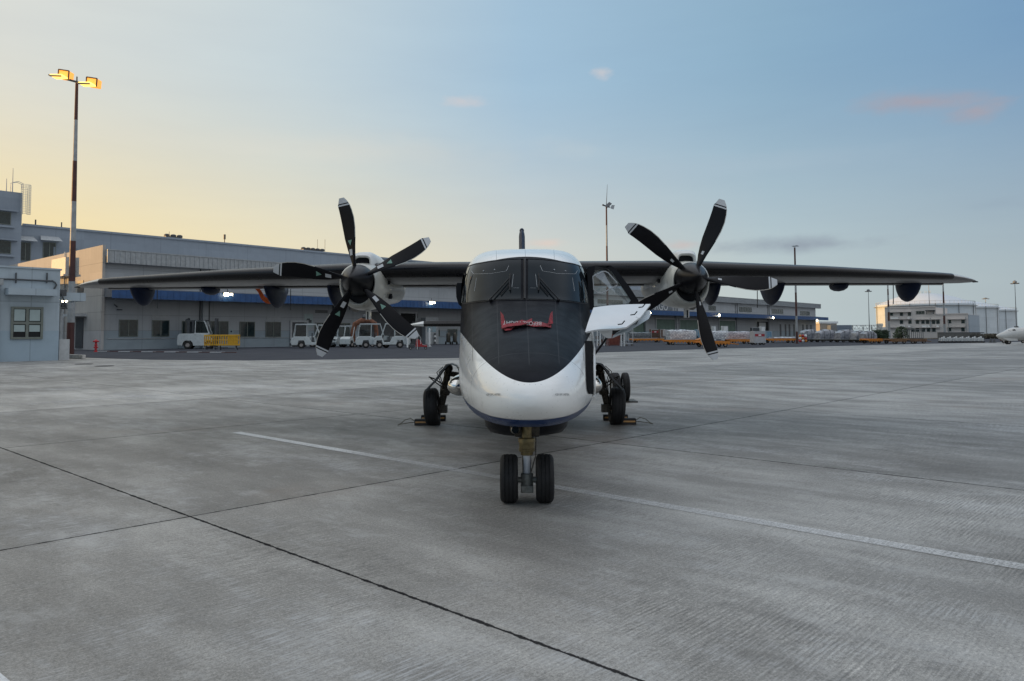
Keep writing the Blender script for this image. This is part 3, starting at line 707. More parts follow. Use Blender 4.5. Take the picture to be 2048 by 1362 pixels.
# ---- nose gear
gx = L(1054, 950, 7.2).x
q = MB(); q.box(gx - .115, gx + .125, 7.28, 7.60, .62, .80).tube([(gx - .11, 7.2, .705), (gx - .11, 7.42, .705)], .052, 14)
q.build('gear_strut_housing', M['dkmetal'], AIR, smooth=True, off=OFF, bevel=.01)
q = MB(); q.tube([(gx - .11, 7.19, .705), (gx - .11, 7.17, .705)], [.042, .036], 16); q.build('taxi_light', M['steel'], AIR, smooth=True, off=OFF)
for dz, rr_ in ((0, .055),):
    q = MB(); q.lathe([(.036, 7.165), (.036, 7.155), (.03, 7.15), (.001, 7.15)], (gx - .11, 0, .705), 'y', 16); q.build('lamp_lens', glass_dk, AIR, smooth=True, off=OFF)
q = MB(); q.lathe([(.048, .80), (.048, .62), (.082, .615), (.086, .58), (.078, .575), (.075, .52), (.08, .515), (.078, .49), (.062, .485), (.06, .455), (.045, .45)], (gx, 7.25, 0), 'z', 24)
q.build('oleo_cylinder', M['brass'], AIR, smooth=True, off=OFF)
q = MB(); q.lathe([(.038, .46), (.036, .40), (.034, .26)], (gx, 7.25, 0), 'z', 20); q.build('oleo_piston', pm('pale_strut_enamel', (.62, .64, .68), .25, var=.04, coat=.4), AIR, smooth=True, off=OFF)
q = MB(); q.lathe([(.055, .28), (.06, .27), (.06, .15), (.05, .13)], (gx, 7.25, 0), 'z', 20).tube([(gx - .16, 7.25, .215), (gx + .16, 7.25, .215)], .028, 12).box(gx - .06, gx + .06, 7.18, 7.32, .10, .17)
q.build('axle_fork', pm('grey_casting', (.22, .22, .20), .5, .3, var=.3, scale=20), AIR, smooth=True, off=OFF, bevel=.008)
for s_ in (-1, 1): MB().tube([(gx + s_ * .03, 7.38, .47), (gx + s_ * .035, 7.46, .36), (gx + s_ * .03, 7.35, .25)], .011, 8).build('torque_link', M['dkmetal'], AIR, smooth=True, off=OFF)
q = MB(); q.tube([(gx + .09, 7.3, .62), (gx + .085, 7.22, .45), (gx + .04, 7.2, .3)], .006, 6)
q.build('brake_hose', M['dkmetal'], AIR, smooth=True, off=OFF)
def wheel(cx, cy, rad, w, tilt=0, name='wheel', par=AIR, grooves=3):
    """a wheel part: rim mesh with its tyre as a sub-part"""
    e = MB(); e.lathe([(rad * .55, -w * .32), (rad * .5, -w * .34), (rad * .42, -w * .25), (rad * .2, -w * .28), (rad * .12, -w * .4), (.001, -w * .4)], (0, 0, 0), 'x', 28)
    e.lathe([(rad * .55, w * .32), (rad * .5, w * .34), (rad * .42, w * .25), (rad * .2, w * .28), (rad * .12, w * .4), (.001, w * .4)], (0, 0, 0), 'x', 28)
    for i in range(8):
        a = math.pi * 2 * i / 8; 
        for s_ in (-1, 1): e.tube([(s_ * w * .25, rad * .33 * math.cos(a), rad * .33 * math.sin(a)), (s_ * w * .33, rad * .33 * math.cos(a), rad * .33 * math.sin(a))], .01, 6)
    h = e.build(name, M['ltgrey'], par, smooth=True)
    h.location = (cx, cy - AY if par is AIR else cy, rad * .985); h.rotation_euler = (0, R(tilt), 0)
    t = MB(); prof = [(.56, -.30), (.60, -.40), (.72, -.49), (.84, -.495), (.93, -.43), (.975, -.34)]
    pr = [(r * rad, x * w) for r, x in prof]
    gs = []
    for i in range(grooves):
        c = (-.22 + .44 * i / max(grooves - 1, 1)) * w
        gs += [(rad * .997, c - .035 * w), (rad * .975, c - .028 * w), (rad * .975, c + .028 * w), (rad * .997, c + .035 * w)]
    pr = pr + gs + [(r * rad, -x * w) for r, x in reversed(prof)] + [(rad * .5, .2 * w), (rad * .5, -.2 * w)]
    rings = [[(x, r * math.cos(a), r * math.sin(a)) for a in [2 * math.pi * j / 40 for j in range(40)]] for r, x in pr]
    t.loft(rings + [rings[0]], caps=False)
    for i, v in enumerate(t.v):       # flat spot on the ground
        if v[2] < -rad * .985: t.v[i] = (v[0] * 1.02, v[1], -rad * .985)
    ty = t.build('tyre', M['rubber'], h, smooth=True, ang=40)
    return h
wheel(gx - .172, 7.25, .232, .172); wheel(gx + .172, 7.25, .232, .172)

# ---- main gear, pods and leg fairings
for sx in (-1, 1):
    q = MB(); rr = []
    for y, x, z, rx, rz in ((11.72, 1.10, .80, .01, .01), (11.73, 1.10, .80, .05, .045), (11.77, 1.10, .80, .10, .095), (11.85, 1.09, .80, .145, .135), (12.0, 1.06, .80, .175, .165), (12.2, 1.02, .80, .19, .18)):
        rr.append([(sx * x + rx * math.cos(a), y, z + rz * math.sin(a)) for a in [2 * math.pi * j / 24 for j in range(24)]])
    q.loft(rr); q.build('pod_nose', M['chrome'], AIR, smooth=True, off=OFF, ang=60)
    q = MB(); rr = []
    for y, x, z, rx, rz in ((12.15, .98, .80, .21, .17), (12.6, .92, .82, .28, .2), (13.5, .90, .85, .3, .24), (14.6, .85, .88, .28, .22), (15.6, .75, .95, .15, .14)):
        rr.append([(sx * x + rx * math.cos(a), y, z + rz * math.sin(a)) for a in [2 * math.pi * j / 24 for j in range(24)]])
    q.loft(rr); q.build('gear_pod', M['navy'], AIR, smooth=True, off=OFF, ang=60)
    # leg
    q = MB(); q.tube([(sx * 1.36, 13.35, 1.02), (sx * 1.42, 13.4, .70), (sx * 1.50, 13.42, .30)], [.05, .07, .055], 12)
    q.tube([(sx * 1.0, 13.5, .86), (sx * 1.40, 13.4, .93)], .05, 10).tube([(sx * 1.52, 13.42, .30), (sx * 1.67, 13.42, .30)], .045, 10)
    q.ball((sx * 1.36, 13.33, 1.02), .085, 10).box(sx * 1.46 - .07, sx * 1.46 + .07, 13.32, 13.5, .22, .36).ball((sx * 1.40, 13.3, .60), .08, 8)
    q.tube([(sx * 1.0, 13.4, .72), (sx * 1.36, 13.36, .62)], .03, 8)
    for i_, (a_, b_) in enumerate(((.05, .5), (-.04, .62), (.09, .75))):
        q.tube([(sx * (1.36 + a_), 13.28, 1.05), (sx * (1.47 + a_), 13.26, .95), (sx * (1.43 + a_ * .6), 13.27, .75), (sx * (1.46 + a_ * .5), 13.28, b_ - .2)], .009, 6)
    q.build('main_gear_leg', M['dkmetal'], AIR, smooth=True, off=OFF)
    wheel(sx * 1.665, 13.42, .335, .245, tilt=sx * 4)
    q = MB(); q.tube([(sx * 1.44, 13.36, .72), (sx * 1.60, 13.2, .84), (sx * 1.68, 13.1, .88)], .012, 8).tube([(sx * 1.44, 13.3, .66), (sx * 1.66, 13.15, .85)], .01, 8); q.build('door_strut', M['dkmetal'], AIR, off=OFF)
    # curved leg door
    arc = [(918, 748), (915, 738), (909, 731), (900, 727.5), (892, 729.5), (884, 738), (875, 751), (866, 763), (857, 772), (849, 781)]
    pr = []
    for (a, b) in arc:
        p = L(a, b, 12.9); pr.append((-abs(p.x) if sx < 0 else abs(p.x), p.z))
    q = MB(); vs = []
    for (x, z) in pr:
        for y in (12.85, 13.2): vs.append((x, y + .1, z))
    for (x, z) in pr:
        for y in (12.85, 13.2): vs.append((x - sx * .02, y + .1, z - .018))
    n = len(pr); fs = []
    for i in range(n - 1):
        a = 2 * i; fs += [(a, a + 2, a + 3, a + 1), (2 * n + a, 2 * n + a + 1, 2 * n + a + 3, 2 * n + a + 2), (a, 2 * n + a, 2 * n + a + 2, a + 2), (a + 1, a + 3, 2 * n + a + 3, 2 * n + a + 1)]
    fs += [(0, 1, 2 * n + 1, 2 * n), (2 * n - 2, 4 * n - 2, 4 * n - 1, 2 * n - 1)]
    q.add(vs, fs); q.build('gear_door', M['dkgrey'], AIR, smooth=True, off=OFF, ang=50)

# ---- open cockpit door and raised nose hatch on the right of the picture
def plate(pts, t, name, mt, parent=AIR, hole=None, bevel=0, off=OFF):
    """flat-ish plate from px,py,Y outline, thickness t along y"""
    P_ = [L(*p) for p in pts]; n = len(P_); q = MB()
    if hole:
        H = [L(*p) for p in hole]; m_ = len(H); assert m_ == n
        q.add(P_ + H + [p + Vector((0, t, 0)) for p in P_ + H], [f for i in range(n) for f in (
            (i, (i + 1) % n, n + (i + 1) % n, n + i), (2 * n + i, 3 * n + i, 3 * n + (i + 1) % n, 2 * n + (i + 1) % n),
            (i, 2 * n + i, 2 * n + (i + 1) % n, (i + 1) % n), (n + i, n + (i + 1) % n, 3 * n + (i + 1) % n, 3 * n + i))])
    else:
        q.add(P_ + [p + Vector((0, t, 0)) for p in P_], [tuple(range(n)), tuple(range(2 * n - 1, n - 1, -1))] + [(i, n + i, n + (i + 1) % n, (i + 1) % n) for i in range(n)])
    return q.build(name, mt, parent, bevel=bevel, off=off)
D1, D2 = 9.3, 9.55
outer = [(1174, 535, D1), (1190, 531, D1), (1222, 531, D2), (1234, 541, D2), (1258, 572, D2), (1277, 601, D2), (1278, 612, D2), (1178, 620, D1)]
inner = [(1187, 549, D1), (1189, 542, D1), (1212, 536, D2), (1222, 541, D2), (1243, 572, D2), (1262, 600, D2), (1258, 607, D2), (1188, 613, D1)]
dr = plate(outer, .05, 'cockpit_door', M['black'], hole=inner)
gl = glass('clear_window', refl=.25)
plate([(a, b, c + .03) for a, b, c in inner], .006, 'window_pane', gl, parent=dr)
rim = [L(a, b, D1 - .01) for a, b in ((1185.5, 553), (1206, 543), (1211, 543), (1216, 545.5), (1234, 566), (1234, 571), (1203, 586.5), (1197, 586.5), (1187.5, 580), (1185.5, 553))]
MB().tube(rim, .008, 6).build('vent_window_rim', trim_m, dr, smooth=True, off=OFF)
MB().tube([L(1192, 552, D1 - .01), L(1196, 551, D1 - .01)], .008, 6).build('vent_latch', trim_m, dr, off=OFF)
# open baggage bay: dark sheet on the skin paints its inner shade, pale jamb
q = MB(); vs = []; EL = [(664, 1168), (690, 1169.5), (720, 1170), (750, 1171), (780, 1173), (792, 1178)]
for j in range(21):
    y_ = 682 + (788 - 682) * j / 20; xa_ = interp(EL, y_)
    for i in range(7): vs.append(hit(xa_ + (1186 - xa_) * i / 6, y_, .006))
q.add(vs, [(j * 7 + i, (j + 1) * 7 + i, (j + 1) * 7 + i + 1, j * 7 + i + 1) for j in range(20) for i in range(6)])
q.build('baggage_bay_shade_sheet', pm('bay_shade', (.010, .010, .011), .95, spec=.05), AIR, smooth=True, off=OFF, ang=80)
MB().tube([hit(1186, 664 + 130 * j / 20, .012) for j in range(21)], .013, 8).build('door_jamb', M['white'], AIR, smooth=True, off=OFF)
MB().tube([L(1184, 716, 9.2), L(1215, 674, 9.0)], .014, 8).build('door_stay', M['black'], AIR, off=OFF)
# the hatch: curved outer skin
hatch_m = pm('hatch_white', (.62, .65, .67), .12, var=.04, coat=.6)
inner_e = [(1170, 664.5, 7.75), (1174, 651, 7.9), (1179, 636, 8.1), (1187, 615, 8.45)]
outer_e = [(1233, 657, 7.85), (1253, 654, 8.0), (1281, 634, 8.3), (1301, 608, 8.75)]
q = MB(); n = 10; rows = []
for j in range(13):
    t = j / 12
    def lerp(tab):
        f_ = t * 3; i = min(int(f_), 2); f_ -= i; return Vector(L(*tab[i])).lerp(Vector(L(*tab[i + 1])), f_)
    a, b = lerp(inner_e), lerp(outer_e)
    rows.append([a.lerp(b, i / n) + Vector((0, 0, .014 * math.sin(math.pi * (i / n) ** .8))) for i in range(n + 1)])
q.loft(rows, closed=False, caps=False)
b_ = len(q.v)
q.loft([[p + Vector((0, .01, -.018)) for p in r] for r in rows], closed=False, caps=False)
N1 = n + 1
for j in range(12):
    for e in (0, n): q.f.append([j * N1 + e, (j + 1) * N1 + e, b_ + (j + 1) * N1 + e, b_ + j * N1 + e]); q.m.append(0)
for i in range(n):
    for e in (0, 12): q.f.append([e * N1 + i, e * N1 + i + 1, b_ + e * N1 + i + 1, b_ + e * N1 + i]); q.m.append(0)
HT = q.build('nose_hatch', hatch_m, AIR, smooth=True, off=OFF, ang=50)
plate([(1198, 661, 7.95), (1205, 670, 7.95), (1213, 676, 7.98), (1223, 676.5, 8.0), (1225, 659, 7.95)], .02, 'hatch_flange', hatch_m, parent=HT)
plate([(1225, 676.5, 8.0), (1262, 660, 8.15), (1297, 638, 8.5), (1301.5, 630, 8.65), (1300, 620, 8.75), (1290, 622, 8.7), (1258, 647, 8.3), (1240, 661, 8.1), (1226, 671, 8.0)], .02, 'hatch_inner_liner', pm('hatch_liner', (.42, .48, .52), .35), parent=HT)
for a, b, c in ((1285, 614, 8.5), (1269, 629, 8.25), (1244, 648, 7.95)):
    p = L(a, b, c - .12); MB().tube([p + Vector((-.045, 0, -.005)), p, p + Vector((.03, 0, .035))], .007, 6).build('hatch_latch', M['black'], HT, off=OFF)
MB().tube([L(1245, 657, 8.0), L(1289, 624, 8.5)], .008, 6).build('hatch_seal', M['dkgrey'], HT, off=OFF)
MB().tube([L(1272, 648, 8.3), L(1276, 640, 8.35)], .007, 6).build('hatch_latch', M['black'], HT, off=OFF)

# ---- covers left on the aircraft (things of their own)
def ribbon_on_nose():
    q = MB(); pts = [(1004, 655), (1012, 658), (1022, 655), (1032, 652), (1044, 650), (1056, 650), (1068, 652), (1080, 654), (1092, 654), (1102, 654)]
    seg = []
    for i, (a, b) in enumerate(pts): seg.append((hit(a, b - 4.2 + (2 if i < 2 else 0), .018 + .01 * math.sin(i * 2.1)), hit(a, b + 3.0 + (3 if i < 3 else 0), .012 + .008 * math.cos(i * 1.7))))
    vs = [p for s_ in seg for p in s_]; q.add(vs, [(2 * i, 2 * i + 2, 2 * i + 3, 2 * i + 1) for i in range(len(pts) - 1)])
    seg2 = [(hit(a, b - 3, .034 + .006 * math.sin(i * 3)), hit(a, b + 2.6, .03)) for i, (a, b) in enumerate([(1006, 661), (1016, 658), (1028, 656), (1040, 655), (1052, 652), (1064, 648)])]
    vs = [p for s_ in seg2 for p in s_]; q.add(vs, [(2 * i, 2 * i + 2, 2 * i + 3, 2 * i + 1) for i in range(len(seg2) - 1)])
    return q
rb_m = pm('red_webbing', (.22, .014, .024), .8, var=.35, scale=18, bump=.5, bscale=60)
q = ribbon_on_nose(); o = q.build('warning_ribbon', rb_m, None, smooth=False)
for v in o.data.vertices: v.co = AW @ (v.co - Vector((0, AY, 0)))
sm = o.modifiers.new('thick', 'SOLIDIFY'); sm.thickness = .004
tag(o, 'crumpled red warning ribbon with two upright ends lying across the black nose', 'ribbon')
for (a, b), (c, d), w in (((1008, 655), (1003, 632), 4.5), ((1099, 653), (1103, 631), 4.5)):
    q = MB(); base = hit(a, b, .02); tip = hit(c, d, .05); sx_ = 1 if a < 1050 else -1
    bl_ = hit(a - w, b + 1, .025); br_ = hit(a + w + 1, b, .03); mid = hit(a + 1.5 * sx_, b - 11, .075)
    q.add([bl_, br_, tip, mid, base], [(0, 4, 3), (4, 1, 3), (0, 3, 2), (3, 1, 2), (0, 2, 1)])
    for i, v in enumerate(q.v): q.v[i] = tuple(AW @ (Vector(v) - Vector((0, AY, 0))))
    oo = q.build('ribbon_end', rb_m, o); 
wtxt = pm('white_print', (.6, .6, .6), .7)
for body, px, py, an in (('BEFORE FLIGHT', 1046, 650, math.pi - .03),):
    t = skin_text(body, px, py + .5, .052, ang=an, mt=wtxt, lift=.062, parent=None, off=(0, 0, 0), upright=True)
    for v in t.data.vertices: v.co = AW @ (v.co - Vector((0, AY, 0)))
    t.parent = o
# orange streamer under the left wing
p0, p1 = at(511, 574, 14.5), at(541, 607, 14.5); org = pm('orange_streamer', (.75, .14, .03), .7, var=.2, scale=20)
q = MB(); n = 10; vs = []
for i in range(n + 1):
    t = i / n; c = p0.lerp(p1, t) + Vector((.01 * math.sin(t * 7), .03 * math.sin(t * 9), -.03 * math.sin(t * math.pi))); w = .028 + .028 * t if t < .9 else .03 * (1 - t) * 10 + .005
    d = Vector((.75, 0, .7)); vs += [c - d * w, c + d * w]
q.add(vs, [(2 * i, 2 * i + 2, 2 * i + 3, 2 * i + 1) for i in range(n)])
q.tube([p0 + Vector((-.02, 0, .03)), p0], .012, 6, mat=1)
o = q.build('warning_streamer', [org, rb_m]); sm = o.modifiers.new('thick', 'SOLIDIFY'); sm.thickness = .003
tag(o, 'orange warning streamer hanging beneath the wing on the left', 'streamer')

# ---- chocks
ch_m = pm('chock_black', (.014, .013, .012), .7, var=.3); ch_y = pm('chock_yellow', (.36, .19, .06), .6, var=.3, scale=9); rope_m = pm('rope', (.12, .11, .08), .8, var=.5, scale=50)
def chock(px, py, Y, w, label, rope=0):
    p = gnd(px, py); t = thing('wheel_chock', label, 'wheel chock', (p.x, p.y, 0), 0, 'wheel chocks at the main wheels')
    q = MB(); q.prism([(-.075, 0), (.075, 0), (.055, .11), (-.055, .11)], 'x', -w / 2, w / 2); q.build('block', ch_m, t, bevel=.012)
    q = MB(); q.add([(-w / 2 + .02, -.0745, .045), (w / 2 - .02, -.0745, .045), (w / 2 - .02, -.067, .072), (-w / 2 + .02, -.067, .072)], [(0, 1, 2, 3)]); q.build('reflective_strip', ch_y, t)
    if rope:
        s_ = rope; q = MB(); q.tube([(s_ * w / 2, 0, .07), (s_ * (w / 2 + .08), .03, .12), (s_ * (w / 2 + .18), .02, .09), (s_ * (w / 2 + .25), -.02, .03), (s_ * (w / 2 + .30), -.05, .01), (s_ * (w / 2 + .2), -.03, .03), (s_ * (w / 2 + .06), -.02, .05), (s_ * w / 2, 0, .05)], .007, 6)
        q.build('rope', rope_m, t)
    return t
chock(855, 850, 13, .46, 'black wheel chock with yellow strip in front of the left main wheel', -1)
chock(867, 841.5, 14, .46, 'black wheel chock behind the left main wheel')
chock(1246, 848.5, 13, .46, 'black wheel chock with yellow strip in front of the right main wheel', 1)
chock(1231, 840.5, 14, .46, 'black wheel chock behind the right main wheel')
# twin tyre of a tow bar trolley standing behind
p = gnd(1240, 803); t = thing('tyre_trolley', 'pair of tall dark tyres on a flat base plate behind the right main wheel', 'trolley', (p.x, p.y, 0), 0)
w1 = wheel(-.11, 0, .35, .20, par=t); w2 = wheel(.13, 0, .35, .16, par=t)
q = MB(); q.box(-.3, .38, -.3, .3, .002, .03).tube([(-.12, 0, .35), (.14, 0, .35)], .04, 8); q.build('base_plate', M['dkmetal'], t)
# ------------------------------------------------------------------ buildings
DF = Vector((.6636, .7481, 0)); NF = Vector((.7481, -.6636, 0)); FRZ = math.atan2(DF.y, DF.x)
P0 = at(205, 700, 89.9); P0.z = 0
def fw(px, py, off=0.0, org=None):
    """where the ray of a pixel meets the facade plane (off metres toward the apron): (along, height)"""
    o = (org or P0) + NF * off; d = ray(px, py); t = (o - EYE).dot(NF) / d.dot(NF); p = EYE + d * t
    return (p - (org or P0)).dot(DF), p.z
def fx(px, off=0.0, py=660): return fw(px, py, off)[0]
def panel_wall(name, col, zs, xs, warm=(0, 0, 0), axis='x', skirt=None, skirt_col=None, streak=.3, seam=.5, smear=.2):
    """precast panels: horizontal seams at heights zs, vertical seams every xs metres"""
    m = bpy.data.materials.new(name); m.use_nodes = True; k = NT(m.node_tree); b = m.node_tree.nodes['Principled BSDF']
    tc = k.n('ShaderNodeTexCoord').outputs['Object']; x, y, z = k.xyz(tc)
    h = {'x': x, 'y': y, 'xy': k.m('ADD', x, y)}[axis]
    s = 0
    for q in zs: s = k.m('MAXIMUM', s, k.m('SUBTRACT', 1, k.step(k.m('ABSOLUTE', k.m('SUBTRACT', z, q)), .018, .04)))
    if xs:
        fr = k.m('DIVIDE', h, xs); d = k.m('MULTIPLY', k.m('ABSOLUTE', k.m('SUBTRACT', fr, k.m('ROUND', fr))), xs)
        s = k.m('MAXIMUM', s, k.m('SUBTRACT', 1, k.step(d, .018, .04)))
    wn = k.n('ShaderNodeTexWhiteNoise', noise_dimensions='2D'); k.link(k.vec(k.m('FLOOR', k.m('ADD', k.m('DIVIDE', h, xs or 6), .5)), k.m('FLOOR', k.m('DIVIDE', z, 1.9)), 0), wn.inputs['Vector'])
    c = k.mix(wn.outputs['Value'], tuple(v * .93 for v in col), tuple(v * 1.04 for v in col))
    n_ = k.noise(tc, .5, 6, .65); c = k.mix(k.m('MULTIPLY', k.step(n_, .42, .7), smear), c, tuple(v * .7 for v in col))
    sv = k.noise(k.vec(k.m('MULTIPLY', x, 1.6), k.m('MULTIPLY', y, 1.6), k.m('MULTIPLY', z, .10)), 1.3, 5, .7)
    c = k.mix(k.m('MULTIPLY', k.step(sv, .5, .75), streak), c, tuple(v * .55 for v in col))
    if skirt: c = k.mix(k.m('SUBTRACT', 1, k.step(z, skirt - .01, skirt + .01)), c, k.mix(k.m('MULTIPLY', k.step(n_, .4, .7), .4), skirt_col, tuple(v * .7 for v in skirt_col)))
    c = k.mix(k.m('MULTIPLY', s, seam), c, tuple(v * .3 for v in col))
    k.link(c, b.inputs['Base Color']); b.inputs['Roughness'].default_value = .8
    bn = k.n('ShaderNodeBump'); bn.inputs['Strength'].default_value = .25; bn.inputs['Distance'].default_value = .02
    k.link(k.m('SUBTRACT', k.m('MULTIPLY', k.noise(tc, 14, 3), .3), s), bn.inputs['Height']); k.link(bn.outputs[0], b.inputs['Normal']); return m
ZT = 12.5
M['wallA'] = panel_wall('warehouse_panels', (.40, .42, .435), [2.35, 4.3, 6.2, 8.1, 10.0], 4.6, skirt=2.35, skirt_col=(.31, .37, .41))
M['wallE'] = panel_wall('warehouse_end_panels', (.42, .40, .37), [2.35, 4.6, 6.6, 8.6, 10.6], 7.0, axis='y', skirt=2.35, skirt_col=(.44, .43, .42))
M['wallB'] = panel_wall('rear_block_render', (.255, .295, .345), [13.0], 9.0, streak=.25)
M['hutw'] = panel_wall('hut_render', (.40, .47, .52), [4.0], 3.2, skirt=2.05, skirt_col=(.33, .42, .49), streak=.25, seam=.35, smear=.35)
M['fascia'] = pm('ribbed_grey_sheet', (.36, .385, .40), .5, .2, var=.12, streak=.3)
M['blue'] = pm('blue_canopy_sheet', (.018, .075, .21), .5, var=.15, scale=1.2, streak=.3)
M['bluedk'] = pm('canopy_soffit', (.10, .115, .14), .7)
M['wframe'] = pm('olive_window_frame', (.15, .17, .15), .5)
M['wglass'] = pm('window_glass', (.02, .035, .038), .08, spec=.45, var=.3)
M['wblind'] = pm('window_blind', (.34, .42, .42), .5, var=.06)
M['shutter'] = pm('green_roller_shutter', (.12, .19, .155), .55, var=.15, scale=.8, streak=.3)
M['dark'] = pm('dark_opening', (.012, .013, .014), .9)
M['lamp'] = pm('lit_lamp', (.8, .8, .75), .4, emit=(1, .86, .58), es=8)
M['orangelamp'] = pm('lit_sodium_lamp', (.8, .5, .2), .4, emit=(1, .33, .01), es=.62)
M['orangecore'] = pm('lit_sodium_core', (.8, .5, .2), .4, emit=(1, .60, .12), es=1.3)
M['kerb'] = pm('kerb_paint_white', (.45, .44, .42), .7, var=.3, scale=6)
M['polered'] = pm('pole_red_band', (.065, .020, .017), .55, var=.25, scale=2); M['polewhite'] = pm('pole_white_band', (.30, .32, .33), .5, var=.15, dirt=.3)
M['orange'] = pm('dolly_orange', (.55, .19, .02), .5, var=.2, scale=3, dirt=.4)
M['yellow'] = pm('barrier_yellow', (.62, .34, .02), .45, var=.12, dirt=.15)

SHED = thing('cargo_warehouse', 'long grey panelled warehouse with blue canopy across the back of the apron', 'warehouse', P0, FRZ)
XE = fx(1632); LEN = XE
q = MB(); q.box(0, LEN, 0.0, 60, 0, 11.3, 0)
q.build('wall', M['wallA'], SHED)
q = MB(); q.box(-.35, -.02, -.35, 61, 0, 12.75); q.build('end_wall', M['wallE'], SHED)
q = MB(); q.box(-.0, LEN + 3, .2, 60, 11.304, 11.5); q.build('roof', M['ltgrey'], SHED)
q = MB(); zf0 = 10.6; q.box(0, LEN + 3.2, -.9, -.75, zf0, 12.1)
for i in range(int((LEN + 3) / .62)): q.box(.2 + i * .62, .2 + i * .62 + .12, -.98, -.903, zf0 + .05, 12.05)
q.box(0, LEN + 3.2, -.97, .3, 12.104, 12.22).box(0, LEN + 3.2, -.75, 0, zf0 - .02, zf0 + .02)
q.build('roof_fascia', M['fascia'], SHED)
# canopy
CT, CB = 7.25, 6.15; CO = 4.2
q = MB(); q.box(fx(222, CO), fx(1657, CO), -CO - .08, -CO, CB, CT)
for i in range(int(LEN / .8)): q.box(fx(222, CO) + i * .8, fx(222, CO) + i * .8 + .06, -CO - .11, -CO - .083, CB + .04, CT - .04)
q.build('canopy_fascia', M['blue'], SHED)
q = MB(); q.add([(fx(222, CO), -CO, CT - .1), (fx(1657, CO), -CO, CT - .1), (LEN, -.02, CT + .35), (0, -.02, CT + .35), (fx(222, CO), -CO, CB + .1), (fx(1657, CO), -CO, CB + .1), (LEN, -.02, CB + .3), (0, -.02, CB + .3)], [(0, 1, 2, 3), (4, 7, 6, 5), (0, 3, 7, 4), (1, 5, 6, 2)])
q.build('canopy', M['bluedk'], SHED)
for px in (408, 672, 940, 1160, 1290, 1352, 1473, 1537):
    x = fx(px); q = MB(); q.box(x - .38, x + .38, -.45, -.02, 0, CB + .2); q.build('pilaster', M['wallA'], SHED)
    q = MB(); q.tube([(x + .6, -.12, 11), (x + .6, -.12, .3)], .1, 8); q.tube([(x - .65, -.12, 11), (x - .65, -.12, 2)], .07, 6); q.build('downpipe', M['dkgrey'], SHED)
def window(parent, x0, x1, z0, z1, y, n=2, rows=1, blind=False, gm=None, split=.5, fw_=.09):
    q = MB(); f = fw_
    q.box(x0, x0 + f, y - .06, y + .03, z0, z1).box(x1 - f, x1, y - .06, y + .03, z0, z1).box(x0 + f, x1 - f, y - .06, y + .03, z1 - f, z1).box(x0 + f, x1 - f, y - .06, y + .03, z0, z0 + f)
    for i in range(1, n): xx = x0 + (x1 - x0) * i / n; q.box(xx - f * .6, xx + f * .6, y - .055, y + .03, z0 + f, z1 - f)
    if rows > 1: zz = z0 + (z1 - z0) * split; q.box(x0 + f, x1 - f, y - .05, y + .03, zz - f * .6, zz + f * .6)
    w = q.build('window', M['wframe'], parent)
    q = MB(); q.box(x0 + f, x1 - f, y - .012, y + .02, z0 + f, z1 - f); q.build('pane', gm or M['wglass'], w); return w
for a, b, t, bo in ((238, 275, 639, 673), (304, 338, 640, 673), (364, 399, 641.5, 674), (421, 456, 642, 674), (479, 509, 643, 674), (531, 561, 643.5, 674), (629, 654, 645, 675), (675, 700, 646, 676), (868, 879, 659, 673), (895, 914, 658, 672)):
    x0, z1 = fw(a, t); x1, z0 = fw(b, bo); window(SHED, x0, x1, z0, z1, -.05, 2)
for a, b, y_ in ((304, 338, 629), (533, 560, 633), (630, 655, 620)):
    x0, z1 = fw(a, y_); x1, _ = fw(b, y_); q = MB()
    for i in range(4): q.box(x0, x1, -.08, -.02, z1 - .12 * i - .08, z1 - .12 * i)
    q.build('wall_vent', M['dkgrey'] if a == 630 else M['ltgrey'], SHED)
for a, b, t, bo, n in ((1247, 1310, 569, 585, 9), (1195, 1245, 598, 609, 5), (1417, 1431, 611, 621, 3), (1478, 1503, 613.5, 624, 5), (1543, 1566, 617.5, 627.5, 5), (1600, 1619, 622, 631, 4), (1020, 1060, 597, 606, 4), (800, 830, 562, 573, 3)):
    x0, z1 = fw(a, t); x1, z0 = fw(b, bo); window(SHED, x0, x1, max(z0, 7.5), min(max(z1, 9.2), 10.4), -.05, n)
# dock doors
for a, b, mt in ((1262, 1290, 'shutter'), (1312, 1349, 'shutter'), (1359, 1395, 'shutter'), (1438, 1470, 'shutter'), (735, 790, 'dkgrey'), (800, 830, 'dark'), (583, 612, 'dkgrey'), (1513, 1537, 'dark'), (1205, 1245, 'dark')):
    x0 = fx(a); x1 = fx(b); h = {735: 5.4, 583: 3.6}.get(a, 5.3); q = MB()
    q.box(x0, x1, -.06, -.01, .02, h)
    for i in range(int(h / .35)): q.box(x0 + .02, x1 - .02, -.085, -.063, .1 + i * .35, .1 + i * .35 + .24)
    d = q.build('dock_door', M[mt], SHED)
    q = MB(); q.box(x0 - .3, x0, -.2, -.02, 0, h + .3).box(x1, x1 + .3, -.2, -.02, 0, h + .3).box(x0, x1, -.2, -.02, h, h + .3); q.build('door_frame', M['ltgrey'], d)
for a in (1561, 1571, 1579, 1588, 1606, 1614, 1622):
    x = fx(a); q = MB(); q.box(x - .7, x + .7, -.05, -.01, .6, 4.6); q.build('side_door', M['dkgrey'], SHED)
x0, x1 = fx(1518), fx(1531)
q = MB(); q.box(x0, x1, -.1, -.07, 3.0, 5.0); q.build('strip_curtain', M['ltgrey'], SHED)
